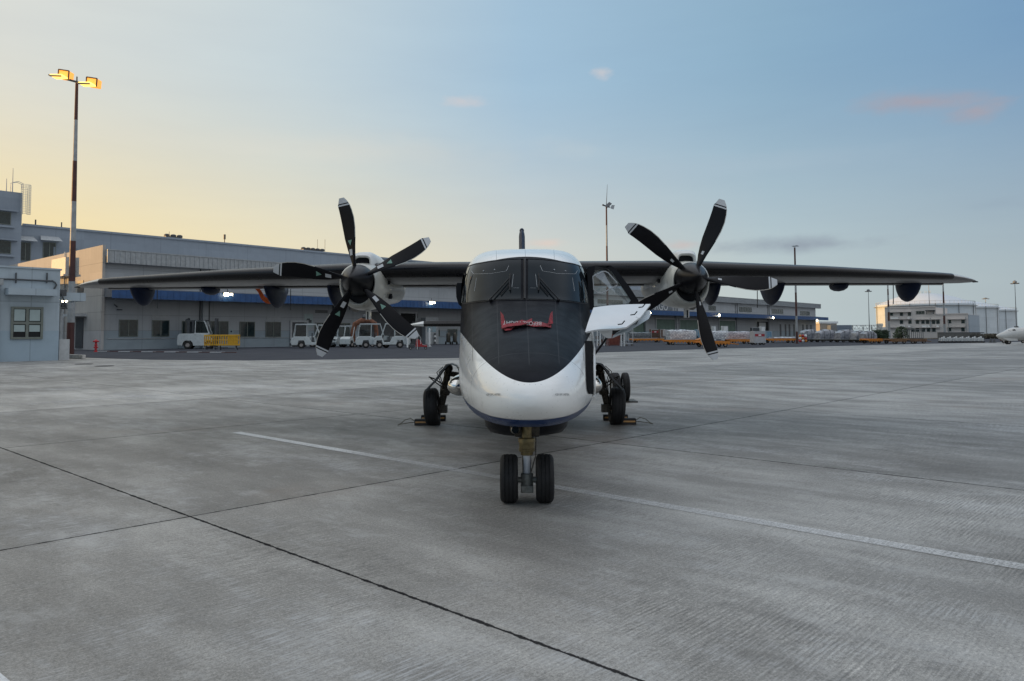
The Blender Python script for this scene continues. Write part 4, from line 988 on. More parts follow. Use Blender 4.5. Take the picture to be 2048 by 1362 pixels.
# phone-box door, small fittings and the bay number
x0, x1 = fx(842), fx(866)
q = MB(); q.box(x0, x1, -1.2, -.02, 0, 4.6).box(x0 - .1, x1 + .1, -1.3, -1.203, 4.3, 4.7).box(x0 - .1, x0 + .15, -1.3, -1.203, 0, 4.3).box(x1 - .15, x1 + .1, -1.3, -1.203, 0, 4.3); pb_ = q.build('entrance_porch', M['ltgrey'], SHED)
q = MB(); q.box(x0 + .4, (x0 + x1) / 2 - .1, -1.23, -1.21, 2.1, 3.8).box((x0 + x1) / 2 + .1, x1 - .4, -1.23, -1.21, 2.1, 3.8); q.build('door_glass', pm('pale_reflecting_glass', (.22, .34, .40), .1, spec=.9), pb_)
def sign(body, px, py, size, mt, off=0.0, parent=SHED, name='lettering', ext=.02):
    x, z = fw(px, py, off); o = text_mesh(body, size, mt, parent, name, extrude=ext)
    o.rotation_euler = (R(90), 0, 0); o.location = (x, -off - .06, z); return o
sg = MB(); x, z = fw(829, 638); sg.box(x - 1.0, x + 1.0, -.06, -.02, z - 1.1, z - .75); sg.build('sign_rail', M['dkgrey'], SHED)
sign('30', 829, 632.5, 1.5, M['dkgrey'])
q = MB(); q.box(fx(820), fx(839), -.5, -.02, 0, 3.8).box(fx(820), fx(839), -.56, -.503, 3.5, 3.9); q.build('side_door', M['dkgrey'], SHED)
q = MB(); q.box(fx(1290, 0), fx(1345, 0), -.12, -.02, 7.7, 10.3); q.build('sign_board', pm('sign_slate', (.15, .17, .19), .6), SHED)
wl = pm('sign_white', (.62, .64, .65), .5)
sign('CARGO', 1314, 612.5, 3.1, wl, .10)
x, z = fw(617, 641); q = MB(); q.box(x - .75, x + .75, -.06, -.02, z - 1, z + 1); q.build('notice_board', M['wblind'], SHED)
q = MB(); q.box(x - .5, x + .5, -.07, -.063, z - .35, z + .1).box(x - .3, x + .2, -.07, -.063, z + .102, z + .3); q.build('notice_picture', M['dkgrey'], SHED)
x, z = fw(462, 663); q = MB(); q.box(x - .3, x + .3, -.06, -.02, z - .3, z + .3); q.build('notice_board', M['wblind'], SHED)
q = MB(); q.box(x - .12, x + .12, -.066, -.063, z - .12, z + .12); q.build('notice_picture', M['navy'], SHED)
# canopy floodlights
for px, py in ((455, 589), (863, 605.5), (1298, 626), (1437, 630.5), (1545, 635.5), (1633, 640.5)):
    x, z = fw(px, py, CO + .35); y = -(CO + .35); s_ = 1
    q = MB(); q.box(x - .5, x + .5, y - .15, y + .35, z, z + .28).tube([(x, y, z + .2), (x, y, z + .75)], .05, 6)
    f_ = q.build('floodlight', M['dkgrey'], SHED)
    q = MB()
    if px < 1000: q.box(x - .55, x + .02, y - .24, y - .155, z - .22, z + .2).box(x + .22, x + .6, y - .24, y - .155, z - .12, z + .16)
    else: q.ball((x, y - .2, z), .45, 10, sq=(1.0, .5, .8))
    q.build('lamp_face', M['lamp'], f_)
# CCTV, cable trunking, step kerb along the wall
for px, py in ((233, 614),):
    x, z = fw(px, py); q = MB(); q.tube([(x - .3, -.1, z + .3), (x - .1, -.5, z)], .07, 6).tube([(x, -.1, z - .3), (x + .5, -.5, z - .35)], .07, 6); q.build('camera', M['dkgrey'], SHED)
q = MB(); q.tube([(.5, -.08, 1.35), (60, -.08, 1.35)], .04, 6).tube([(LEN * .3, -.5, 10.2), (LEN * .3 + .01, -.5, 9.4)], .04, 6); q.build('wall_conduit', M['ltgrey'], SHED)
# end wall details: louvre box, door, canopy, ladder pipe
def ew(px, py):      # end-wall plane hit: local y, z
    o = P0 - DF * .36; d = ray(px, py); t = (o - EYE).dot(DF) / d.dot(DF); p = EYE + d * t; return (p - P0).dot(-NF), p.z
y0, z0 = ew(160, 551)
a, z1 = ew(122, 533); b, z2 = ew(150, 549)
q = MB(); q.box(-1.5, -.36, min(a, b), max(a, b), z2, z2 + 2.2).box(-1.8, -.36, min(a, b) - .3, max(a, b) + .3, z2 - .25, z2 - .01); q.build('louvre_box', M['ltgrey'], SHED)
a, z1 = ew(153, 637); b, z2 = ew(166, 697)
q = MB(); q.box(-.45, -.36, min(a, b), max(a, b), .2, z1); q.build('side_door', M['dkgrey'], SHED)
q = MB(); q.box(-1.8, -.36, min(a, b) - 1, max(a, b) + .6, z1 + .2, z1 + .55); q.build('door_hood', M['ltgrey'], SHED)
a, z1 = ew(156, 562); b, z2 = ew(167, 584)
q = MB(); q.box(-.42, -.36, min(a, b), max(a, b), z2, z1); q.build('wall_vent', M['dkgrey'], SHED)
a, z1 = ew(131, 560); q = MB(); q.tube([(-.5, a, 12.9), (-.5, a, .5)], .09, 8); q.build('downpipe', M['ltgrey'], SHED)

# rear block with stair tower
RB = thing('terminal_block', 'tall blue grey flat roofed block rising behind the long warehouse at the left', 'building', P0 - NF * 48, FRZ)
orgB = P0 - NF * 48
fB = lambda px, py: fw(px, py, 0, orgB)
xa, zt = fB(45, 447); xb, zt2 = fB(1560, 640)
xr, zr = fB(900, 540)
ZB = zt
q = MB(); q.box(xa - 12, xa + 230, 0, 50, 0, ZB - .3).box(xa, xa + 230, -.25, .15, ZB - .35, ZB); q.build('wall', M['wallB'], RB)
q = MB()
blank = pm('blanked_window', (.205, .245, .295), .7, var=.08)
for i in range(26):
    px = 131 + i * 37.5 * .985 ** i; x, z = fB(px, 512); q = MB(); q.box(x - 1.9, x + 1.9, -.06, -.01, ZB - 6.3, ZB - 3.6); q.build('blanked_window', blank, RB)
for a, b in ((35, 67), (81, 117)):
    x0, z1 = fB(a, 471); x1, z0 = fB(b, 484)
    q = MB(); q.add([(x0, 0, z1), (x1, 0, z1), (x1 + .3, -1.4, z0), (x0 - .3, -1.4, z0), (x0, 0, z0), (x1, 0, z0)], [(0, 3, 2, 1), (0, 4, 3), (1, 2, 5), (3, 4, 5, 2)])
    q.build('window_hood', M['ltgrey'], RB); window(RB, x0 + .4, x1 - .4, z0 - 3.3, z0 - .2, -.04, 2)
q = MB(); q.box(fB(45, 447)[0], fB(136, 480)[0], -.9, -.0, ZB - 11, ZB - 8.2); q.build('low_parapet', M['wallB'], RB)
# tower
TW = thing('stair_tower', 'square blue grey rooftop tower with caged ladder at the far left edge', 'tower', P0 - NF * 46, FRZ)
orgT = P0 - NF * 46; fT = lambda px, py: fw(px, py, 0, orgT)
x1, zt = fT(45, 386); x0 = x1 - 14
q = MB(); q.box(x0, x1, 0, 12, 0, zt); q.build('wall', M['wallB'], TW)
for z_, r_ in ((425, 450), (483, 508)):
    xb_, za = fT(22, z_); _, zb_ = fT(22, r_); window(TW, xb_ - 5, xb_, zb_, za, -.04, 3)
    q = MB(); q.box(xb_ - 6, xb_ + .8, -.9, -.02, za + .1, za + .35); q.build('window_hood', M['wallB'], TW)
    q = MB(); q.box(xb_ - 6, xb_ + .5, -.5, -.02, zb_ - .5, zb_ - .2); q.build('sill', M['wallB'], TW)
# caged ladder on the tower
xl, zl = fT(51, 371); xm, zm = fT(50, 429)
q = MB(); cx = x1 + .35
q.tube([(cx - .3, -.2, zm), (cx - .3, -.2, zl - .5)], .035, 5).tube([(cx + .3, -.2, zm), (cx + .3, -.2, zl - .5)], .035, 5)
nz = 18
for i in range(nz):
    z = zm + (zl - zm) * i / (nz - 1); q.tube([(cx - .3, -.2, z), (cx - .75, -.8, z), (cx - .2, -1.25, z), (cx + .4, -1.15, z), (cx + .7, -.7, z), (cx + .3, -.2, z)], .03, 4)
for a, b in ((-.75, -.8), (-.2, -1.25), (.4, -1.15), (.7, -.7)): q.tube([(cx + a, b, zm), (cx + a, b, zl)], .025, 4)
for s_ in (0, .9): q.tube([(cx - .3, -.2 + s_, zl - .5), (cx - .3, -.2 + s_, zl + .2), (cx - 1.0, -.2 + s_, zl + .5), (cx - 1.9, -.2 + s_, zl + .2), (cx - 1.9, -.2 + s_, zt)], .05, 5)
q.build('caged_ladder', M['ltgrey'], TW)
for px, py in ((3, 342), (24, 352), (37, 331)):
    x, z = fT(px, py); q = MB(); q.tube([(x, 3, zt), (x, 3, z)], [.09, .04], 6); q.build('antenna', M['ltgrey'], TW)
# things on the rear roof
for px, py, w in ((352, 474, 1.5), (632, 499, 2.6), (650, 500, 0)):
    x, z = fB(px, py)
    if not w: continue
    q = MB(); q.box(x - w, x + w, 1, 3, ZB - .3, ZB + .35)
    for j in range(int(w * 2)): q.lathe([(.55, 0), (.55, .4), (.3, .55), (.01, .55)], (x - w + .6 + j * 1.25, 2, ZB + .35), 'z', 10)
    q.build('roof_fan_unit', M['dkgrey'], RB)
for px, py, w in ((75, 438, .12), (127, 449, .1), (454, 468, .09), (640, 478, .04), (655, 478, .04), (343, 462, .04), (824, 530, .05)):
    x, z = fB(px, py); q = MB(); q.tube([(x, 1, ZB - .3), (x, 1, max(z, ZB + 1))], w, 6)
    if px == 454: q.tube([(x, 1, ZB + .8), (x, 1, ZB + 1.8)], .22, 6)
    q.build('antenna', M['dkgrey'], RB)

# the hut on the left
PH = at(60, 700, 50.0); PH.z = 0
fH = lambda px, py, off=0: fw(px, py, off, PH)
HUT = thing('gatehouse', 'single storey blue grey rendered hut with a blinded window at the left edge', 'hut', PH, FRZ)
xr, zt = fH(121, 541); xl = fH(-60, 540)[0]
q = MB(); q.box(xl - 8, xr, 0, 9, 0, zt); q.build('wall', M['hutw'], HUT)
q = MB(); q.box(xl - 8.1, xr + .08, -.08, 9.1, zt + .002, zt + .12); q.build('coping', M['hutw'], HUT)
x0, z1 = fH(22, 613); x1, z0 = fH(84.5, 678); window(HUT, x0, x1, z0, z1, -.05, 2, 2, gm=M['dark'], split=.5, fw_=.14)
xm = (x0 + x1) / 2; zm_ = (z0 + z1) / 2
for a, b in ((x0 + .18, xm - .13), (xm + .13, x1 - .18)):
    q = MB(); q.box(a, b, -.075, -.066, zm_ + .14, z1 - .18); q.build('window_blind', M['wblind'], HUT)
    q = MB(); q.box(a, b, -.075, -.066, z0 + .50, zm_ - .14); q.build('window_blind', M['wblind'], HUT)
a, za = fH(9, 582); b, zb_ = fH(106, 590)
q = MB(); q.box(a, b, -.9, -.02, zb_ - .1, zb_ + .35); q.build('window_hood', M['hutw'], HUT)
# conduit
pts = [fH(-5, 558), (fH(31, 559)), fH(93, 562), fH(104, 562), fH(109, 565), fH(112, 570), fH(109, 575), fH(106, 582)]
MB().tube([(x, -.10, z) for x, z in pts], .055, 8).build('conduit', M['dkgrey'], HUT)
for px in (31, 93):
    x, z = fH(px, 556); MB().tube([(x, -.1, z - .35), (x, -.1, z + .35)], .05, 6).build('conduit_bracket', M['dkgrey'], HUT)
# side canopy slab with lamp
xs_, zs_ = fH(122, 592)
q = MB(); a, z1 = fH(118, 585); b, _ = fH(178, 588); q.box(a, b, .6, 3.4, zs_ - .28, zs_ + .30); q.build('side_canopy', M['hutw'], HUT)
q = MB(); x, z = fH(132, 599); q.ball((x + .1, .9, zs_ - .30), .30, 12, sq=(1, .7, .35)); q.build('lamp_face', M['lamp'], HUT)
q = MB(); q.box(xr + .02, xr + .45, .1, .5, zs_ + .02, zs_ + .45).tube([(xr + .1, .05, zs_ + .2), (xr + .3, 0, zs_ - .4), (xr + .5, .1, zs_ - .9)], .05, 6).tube([(xr + .5, .1, zs_ - .8), (xr + .1, .1, zs_ - .85)], .06, 6); q.build('junction_box', M['dkgrey'], HUT)
x, z = fH(131, 611); q = MB(); q.ball((x, .3, z), .22, 10, sq=(1, 1, 1.2)); q.build('bulkhead_light', M['dkgrey'], HUT)
MB().tube([(fH(125, 600)[0], .35, zs_ - .3), (fH(124, 690)[0], .35, .6)], .08, 8).build('downpipe', M['polewhite'], HUT)
q = MB(); q.box(xr + .1, xr + .75, .2, .9, 0, 1.45); q.build('cable_cabinet', M['ltgrey'], HUT)
a, z1 = fH(4, 565); q = MB(); q.tube([(a - .3, -.3, 0), (a - .3, -.3, z1 - .2)], .14, 12).box(a - .55, a - .05, -.55, -.05, z1 - .2, z1 + .2); q.build('corner_post', M['polewhite'], HUT)
# unseen block added beyond the left edge to keep the low sun off the apron
q = MB(); q.box(-62, 62, 0, 12, 0, 8.8); pl = thing('added_sun_block', 'unseen grey block added beyond the left edge to keep sun off the apron', 'building', (-72, 48, 0), R(88))
q.build('wall', M['hutw'], pl); q = MB(); q.box(-62.3, 62.3, -.3, 12.3, 8.804, 9.2); q.build('roof', M['fascia'], pl)

# ------------------------------------------------------------------ poles
def bands(px_top, px_bot, ys, Y, x_of=None): pass
def banded_pole(name, label, px, ybase, ys, r0, r1, Y=None, cat='lamp post', first=1, group=None):
    """ys: pixel heights of band borders from top to bottom"""
    b = gnd(px, ybase) if Y is None else at(px, ybase, Y); b.z = 0
    hs = [at(px, y, b.y).z for y in ys]; H = hs[0]; hs = hs + [0]
    t = thing(name, label, cat, b, 0, group); q = MB()
    for i in range(len(hs) - 1):
        ra = r1 + (r0 - r1) * (1 - hs[i + 1] / H); ra = r0 + (r1 - r0) * hs[i + 1] / H; rb = r0 + (r1 - r0) * hs[i] / H
        q.tube([(0, 0, hs[i + 1]), (0, 0, hs[i])], [ra, rb], 12, mat=(i + first) % 2)
    q.lathe([(r0 * 2, 0), (r0 * 2, .05), (r0, .051)], (0, 0, 0), 'z', 12, mat=1)
    q.build('pole', [M['polewhite'], M['polered']], t, smooth=True); return t, H
t, H = banded_pole('lamp_post', 'tall red and white banded lamp post with two lit orange floodlights by the hut', 140, 714, [165, 240, 322, 403, 482, 563, 645], .29, .11)
s_ = t.location.y / 1480
MB().tube([(0, 0, H), (0, 0, H + 12 * s_)], .05, 6).build('lightning_rod', M['dkgrey'], t)
MB().tube([(-22 * s_, -.3, H + 6 * s_), (0, 0, H + 1 * s_), (22 * s_, .3, H - 3 * s_)], .09, 8).build('crossarm', M['dkgrey'], t)
for sx, dz in ((-1, 0), (1, -16 * s_)):
    cx, cz = (-21 if sx < 0 else 36) * s_, H + 14 * s_ + dz
    # an open floodlight: glowing reflector box with a glazed front tipped down
    w = 10.5 * s_; h = 8 * s_
    q = MB(); tilt = -.14 * 12 * s_
    def fr(x, z): return (cx + x, -.4, cz + z - x * .16)
    P4 = [fr(-w, h), fr(w, h), fr(w * .9, -h), fr(-w * 1.05, -h)]
    q.add(P4 + [(a, b + .7, c) for a, b, c in P4], [(0, 1, 2, 3), (7, 6, 5, 4), (0, 4, 5, 1), (1, 5, 6, 2), (2, 6, 7, 3), (3, 7, 4, 0)])
    f_ = q.build('floodlight', M['orangelamp'], t)
    q = MB()
    for i in range(4): q.tube([P4[i], P4[(i + 1) % 4]], .055, 6)
    q.build('housing_rim', pm('floodlight_rim', (.10, .06, .03), .6), f_)
    q = MB(); q.box(cx - w * 1.35, cx + w * .85, -1.3, -.42, cz - h * 1.35, cz - h * .98)
    q.build('glazed_front', M['orangecore'], f_)
    q = MB(); q.tube([(cx - w * 1.5, -1.32, cz - h * 1.2), (cx - w * 1.2, -1.34, cz - h * 1.45), (cx + w * .9, -1.34, cz - h * 1.55)], .06, 6); q.build('visor', M['dkgrey'], f_)
t, H = banded_pole('wind_turbine_mast', 'slim banded mast with a small wind vane and solar panel rising above the wing', 1216, 690, [411, 451, 492, 533, 574, 615], .16, .10, Y=100, cat='mast')
k_ = 100 / 1480
MB().tube([(0, 0, H), (.2 * k_ + .15, 0, H + 43 * k_)], [.05, .02], 6).build('antenna', M['dkgrey'], t)
q = MB(); q.add([(-4 * k_, -.6, H - 2 * k_), (1 * k_, -.6, H - 5 * k_), (12 * k_, .6, H + 6 * k_), (7 * k_, .6, H + 9 * k_)] , [(0, 1, 2, 3)]); q.v += [(a + .02, b + .05, c - .08) for a, b, c in q.v]; q.f += [[4, 7, 6, 5]] + [[i, 4 + i, 4 + (i + 1) % 4, (i + 1) % 4] for i in range(4)]; q.m += [0] * 5
q.build('solar_panel', M['dkgrey'], t)
q = MB(); q.tube([(-7 * k_, 0, H + 1 * k_), (7 * k_, 0, H - 3.5 * k_)], .1, 8).ball((-6.5 * k_, 0, H + 1 * k_), .14, 8); q.build('nacelle', M['dkgrey'], t)
q = MB(); q.prism([(8 * k_, H - 4.5 * k_), (11 * k_, H + 1 * k_), (17 * k_, H + .5 * k_), (14.5 * k_, H - 8 * k_), (9 * k_, H - 6 * k_)], 'y', -.04, .04); q.build('tail_vane', M['ltgrey'], t)
t, H = banded_pole('lamp_post', 'red and white banded post with twin unlit floodlights in front of the warehouse right end', 1594, 683, [495, 545, 585, 632, 663], .17, .12, Y=112)
k_ = 112 / 1480
for dx, dz in ((-3, 0), (3, .8)):
    q = MB(); q.add([(dx * k_ - 2.6 * k_, -.8, H - .5 * k_ + dz * k_), (dx * k_ + 2.4 * k_, -.8, H + .5 * k_ + dz * k_), (dx * k_ + 4 * k_, .3, H + 4 * k_ + dz * k_), (dx * k_ - 1 * k_, .3, H + 3 * k_ + dz * k_)], [(0, 1, 2, 3)]); q.v += [(a, b + .25, c + .06) for a, b, c in q.v]; q.f += [[4, 7, 6, 5]] + [[i, 4 + i, 4 + (i + 1) % 4, (i + 1) % 4] for i in range(4)]; q.m += [0] * 5
    q.build('floodlight', M['dkgrey'], t)
# distant masts
mast = None
MG = pm('galvanised_mast', (.20, .21, .22), .5, .3)
def far_mast(px, ytop, Y, label, w=6, hub=True):
    b = at(px, 664, Y); b.z = 0; H = at(px, ytop, Y).z; k_ = Y / 1480
    t = thing('high_mast_light', label, 'mast light', b, 0, 'high mast lights at the far right')
    MB().tube([(0, 0, 0), (0, 0, H)], [1.0 * k_, .45 * k_], 8).build('pole', MG, t)
    if hub:
        q = MB(); q.lathe([(.5 * k_, 0), (w * .5 * k_, .1), (w * .5 * k_, .5), (.3 * k_, .8)], (0, 0, H), 'z', 12)
        for i in range(8):
            a = math.pi * i / 4; q.box(w * .8 * k_ * math.cos(a) - .7 * k_, w * .8 * k_ * math.cos(a) + .7 * k_, w * .8 * k_ * math.sin(a) - .5, w * .8 * k_ * math.sin(a) + .5, H - .1 + .2 * (i % 2), H + .8 * k_)
        q.build('lamp_ring', MG, t)
    return t
far_mast(1739, 583, 230, 'grey high mast light just right of the warehouse and left of the storage tank')
far_mast(1803.5, 594, 420, 'high mast light whose head just clears the left side of the big tank dome')
far_mast(1860.5, 570, 240, 'grey mast whose top is hidden by the wing, in front of the big tank', hub=False)
far_mast(1973.5, 598, 400, 'grey high mast light behind the second tank', 7)
far_mast(2033.5, 567, 170, 'tallest grey high mast light at the far right behind the parked jet', 7)
banded_pole('banded_post', 'thin red and white banded post in front of the small control building', 1778.5, 667, [562, 578, 590, 600, 614, 624, 642], .30, .14, Y=190, cat='post', first=0)
banded_pole('banded_post', 'thin red and white banded post rising in front of the tanks', 1889.5, 667, [560, 583, 606, 631, 648], .30, .14, Y=190, cat='post', first=0)

# ------------------------------------------------------------------ tanks and control building
tankm = panel_wall('tank_shell', (.58, .63, .66), [4, 9], 8, axis='xy', streak=.15, seam=.25)
domem = pm('tank_dome', (.60, .63, .66), .5, var=.06)
def tank(xc, rpx, ytop, ydome, Y, label):
    b = at(xc, 664, Y); b.z = 0; r = rpx * Y / 1480; h = at(xc, ytop, Y).z; hd = at(xc, ydome, Y + r).z
    t = thing('storage_tank', label, 'storage tank', b, 0, 'white storage tanks at the right')
    MB().lathe([(r, 0), (r, h)], (0, 0, 0), 'z', 64, caps=False).build('shell', tankm, t, smooth=True)
    n = 10; q = MB(); q.lathe([(r * math.cos(math.pi / 2 * i / n) if i < n else .05, h + (hd - h) * (1 - (1 - i / n) ** 2)) for i in range(n + 1)] if False else [(max(r * (1 - i / n), .05), h + (hd - h) * (1 - (1 - i / n) ** 2)) for i in range(n + 1)], (0, 0, 0), 'z', 64)
    q.build('dome', domem, t, smooth=True, ang=60)
    q = MB(); q.lathe([(r + .02, h - .9), (r + .9, h - .85), (r + .9, h - .65), (r + .02, h - .6)], (0, 0, 0), 'z', 64)
    q.build('wind_girder', M['ltgrey'], t)
    q = MB(); ring_ = [(r * math.cos(2 * math.pi * i / 64), r * math.sin(2 * math.pi * i / 64), h + 1.2) for i in range(65)]; q.tube(ring_, .06, 4)
    for i in range(64): q.tube([(ring_[i][0], ring_[i][1], h), ring_[i]], .06, 4)
    q.build('handrail', M['ltgrey'], t)
    q = MB(); 
    for i in range(0, 64, 5): a = 2 * math.pi * i / 64; q.tube([((r + .3) * math.cos(a), (r + .3) * math.sin(a), 0), ((r + .3) * math.cos(a), (r + .3) * math.sin(a), h)], .12, 5)
    q.build('rising_pipe', M['dkgrey'], t)
    q = MB()
    for i in range(10): a = 2 * math.pi * i / 10; q.tube([(2.6 * math.cos(a), 2.6 * math.sin(a), hd - .6), (2.6 * math.cos(a), 2.6 * math.sin(a), hd + 1)], .09, 4)
    q.build('dome_rail', M['ltgrey'], t)
    return t
tank(1850, 87, 610, 591, 330, 'largest white domed storage tank, behind the small control building')
tank(1915, 70, 615, 604, 400, 'middle white storage tank, partly hidden by the largest one')
tank(1957, 65, 621, 612, 460, 'farthest white storage tank at the right of the three')
PC = at(1771, 664, 205); PC.z = 0
rzc = math.atan2(-.6636, .7481)
CB_ = thing('control_building', 'pale three storey control building with small windows in front of the big tank', 'building', PC, rzc)
cwm = panel_wall('control_building_render', (.60, .56, .53), [3.2, 6.4], 0, streak=.2, seam=.3); cws = panel_wall('control_side_render', (.36, .42, .47), [3.2], 0, streak=.2)
dC = Vector((math.cos(rzc), math.sin(rzc), 0)); nC = Vector((dC.y, -dC.x, 0))
def fC(px, py):
    d = ray(px, py); t = (PC - EYE).dot(nC) / d.dot(nC); p = EYE + d * t; return (p - PC).dot(dC), p.z
xa, za = fC(1871, 616.5); xb, zb_ = fC(1936, 628.5); _, zc_ = fC(1772, 617)
q = MB(); q.box(0, xa, 0, 14, 0, zc_).box(xa + .002, xb, .01, 14, 0, zb_).box(0, xa, -.15, .2, zc_ + .002, zc_ + .35).box(xa, xb, -.15, .2, zb_ + .002, zb_ + .3); q.build('wall', cwm, CB_)
q = MB(); q.box(xb + .002, xb + .2, .2, 14, 0, zb_ - .1); q.build('side_wall', cws, CB_)
ww = [(1783, 628), (1803, 628), (1819, 628), (1803, 644), (1820, 644), (1835, 644), (1846, 644), (1855, 644), (1867, 644), (1876, 644), (1926, 643), (1899, 643), (1835, 660), (1847, 660), (1857, 660), (1868, 660), (1826, 660), (1899, 659), (1926, 659)]
for px, py in ww:
    x, z = fC(px, py); q = MB(); q.box(x - .42, x + .42, -.05, .02, z - .5, z + .5); w = q.build('window', M['wframe'], CB_)
    q = MB(); q.box(x - .32, x + .32, -.06, -.052, z - .42, z + .42); q.build('pane', M['wglass'], w)
for a, b, y_ in ((1778, 1823, 638.5), (1778, 1823, 655), (1830, 1880, 639), (1830, 1880, 655), (1895, 1930, 654), (1895, 1931, 638.5), (1778, 1823, 624.5)):
    x0, z = fC(a, y_); x1, _ = fC(b, y_); q = MB(); q.box(x0, x1, -.7, -.02, z - .08, z + .08); q.build('ledge', cwm, CB_)
for a, y_ in ((1785, 636.5), (1790, 636.5), (1795, 636.5), (1818, 636.5), (1803, 653), (1808, 653), (1819, 653), (1847, 652.5), (1852, 652.5), (1858, 652.5), (1876, 652.5)):
    x, z = fC(a, y_); q = MB(); q.box(x - .3, x + .3, -.4, -.05, z - .25, z + .3); q.build('air_conditioner', M['white'], CB_); 
x0, z1 = fC(1832, 622); x1, z0 = fC(1849, 628); window(CB_, x0, x1, z0, z1, -.04, 3)
x0, z1 = fC(1852, 621); x1, z0 = fC(1871, 628); q = MB(); q.box(x0, x1, -1, 1.5, z1 - .1, z1 + .1).box(x0 + .2, x0 + .4, -.9, -.7, z0, z1).box(x1 - .4, x1 - .2, -.9, -.7, z0, z1); q.build('balcony_roof', M['dkgrey'], CB_)
for px, ya, yb in ((1861, 636, 662), (1932, 634, 664), (1897, 641, 664)):
    x, z1 = fC(px, ya); _, z0 = fC(px, yb); q = MB(); q.tube([(x, -.3, z0), (x, -.3, z1)], .1, 6); q.build('flue', M['polewhite'], CB_)
# low sheds and pipe bridge beyond the warehouse
p = at(1640, 664, 330); p.z = 0
lb = thing('low_shed', 'low pale flat roofed shed beyond the right end of the warehouse', 'shed', p, 0); k_ = 330 / 1480
q = MB(); q.box(0, 34 * k_, 0, 15, 0, at(1650, 647, 330).z); q.build('wall', pm('beige_sheet', (.42, .37, .31), .7, streak=.3), lb)
q = MB(); z = at(1650, 647, 330).z; q.box(-.5, 36 * k_, -.5, 15, z + .003, z + .9); q.build('roof', M['white'], lb)
p = at(1674, 664, 320); p.z = 0; lb = thing('louvred_plant_room', 'blue grey louvred box building left of the pipe bridge', 'building', p, 0)
k_ = 320 / 1480; z = at(1680, 650, 320).z; q = MB(); q.box(0, 30 * k_, 0, 10, 0, z)
for i in range(20): q.box(.1 + i * 1.5 * k_, .1 + i * 1.5 * k_ + .12, -.08, -.003, .2, z - .2)
q.build('wall', M['wallB'], lb)
p = at(1705, 664, 330); p.z = 0; tb = thing('pipe_bridge', 'low lattice pipe bridge between the plant room and the big tank', 'bridge', p, 0); k_ = 330 / 1480
z1, z0 = at(1710, 650.5, 330).z, at(1710, 658, 330).z; W_ = 60 * k_; q = MB()
q.tube([(0, 0, z1), (W_, 0, z1)], .14, 5).tube([(0, 0, z0), (W_, 0, z0)], .14, 5); n = 14
for i in range(n): a = W_ * i / n; b = W_ * (i + 1) / n; q.tube([(a, 0, z0 if i % 2 else z1), (b, 0, z1 if i % 2 else z0)], .09, 4); 
q.build('truss', M['ltgrey'], tb); q = MB()
for i in (0, 5, 9, 14): q.tube([(W_ * i / n, 0, 0), (W_ * i / n, 0, z1)], .16, 5)
q.build('trestle', M['dkgrey'], tb)

# ------------------------------------------------------------------ vegetation
leafm = pm('foliage', (.045, .065, .03), .7, var=.5, scale=1.5); bark = pm('bark', (.09, .07, .05), .85)
def bush(px, ybase, Y, w, h, n, label, name='bush', cat='bush', size=.3, trunk=False):
    p = at(px, 664, Y); p.z = 0; t = thing(name, label, cat, p, 0); rnd = random.Random(px); q = MB()
    for _ in range(n):
        a = rnd.uniform(0, 2 * math.pi); rr_ = rnd.random() ** .5; z = h * rnd.uniform(.12, 1); f = (1 - (z / h) ** 2.2) ** .5 + .15
        c = Vector((w / 2 * rr_ * math.cos(a) * f, w * .35 * rr_ * math.sin(a) * f, z + (trunk or 0)))
        u = Vector((rnd.gauss(0, 1), rnd.gauss(0, 1), rnd.gauss(0, 1))).normalized() * size * rnd.uniform(.5, 1.3); v = u.orthogonal().normalized() * size * .45
        q.add([c - u, c + v, c + u, c - v], [(0, 1, 2, 3)])
    q.build('foliage', leafm, t)
    q = MB(); q.tube([(0, 0, 0), (.1, 0, h * .5 + (trunk or 0))], [.12, .05], 6)
    for i in range(5): a = i * 1.3; q.tube([(0, 0, .2 + (trunk or 0)), (w * .3 * math.cos(a), w * .2 * math.sin(a), h * .6 + (trunk or 0))], [.06, .02], 5)
    q.build('trunk', bark, t); return t
bush(1803, 0, 175, 3.4, 3.0, 500, 'dark scrubby bush in front of the control building')
bush(1795, 0, 178, 2.0, 2.4, 200, 'small sparse shrub at the left of the dark bush')
zt_ = at(1510, 605, 300).z
tr = bush(1512, 0, 300, 12.0, 3.3, 900, 'tree top showing above the warehouse roof', 'tree', 'tree', .5, trunk=zt_ - 2.2)
bush(1534, 0, 305, 5.0, 2.2, 300, 'small tree crown right of the larger one above the warehouse roof', 'tree', 'tree', .4, trunk=zt_ - 2.6)
hedge_m = pm('hedge_green', (.03, .05, .028), .85, var=.5, scale=.6, bump=.6, bscale=3)
def hedge(pa_, pb_, ztop, Y, label, mt, name='hedge', cat='hedge', n=500):
    a, b = at(pa_, 664, Y), at(pb_, 664, Y); t = thing(name, label, cat, (a.x, a.y, 0), 0); w = b.x - a.x; h = at((pa_ + pb_) / 2, ztop, Y).z; q = MB(); rnd = random.Random(pa_)
    nn = 30; q.loft([[(w * i / nn, 0, 0), (w * i / nn, -.4, h * .5), (w * i / nn, -.2, h * (.85 + .15 * rnd.random())), (w * i / nn, .8, h * .9), (w * i / nn, 1, 0)] for i in range(nn + 1)])
    for _ in range(n):
        c = Vector((rnd.uniform(0, w), rnd.uniform(-.5, .6), rnd.uniform(.1, h * 1.05))); u = Vector((rnd.gauss(0, 1), rnd.gauss(0, 1), rnd.gauss(0, 1))).normalized() * .3; v = u.orthogonal().normalized() * .15
        q.add([c - u, c + v, c + u, c - v], [(0, 1, 2, 3)])
    q.build('foliage', mt, t); return t
hedge(1746, 1776, 661, 165, 'dark green netting and hedge just right of the covered cargo pallets', hedge_m)
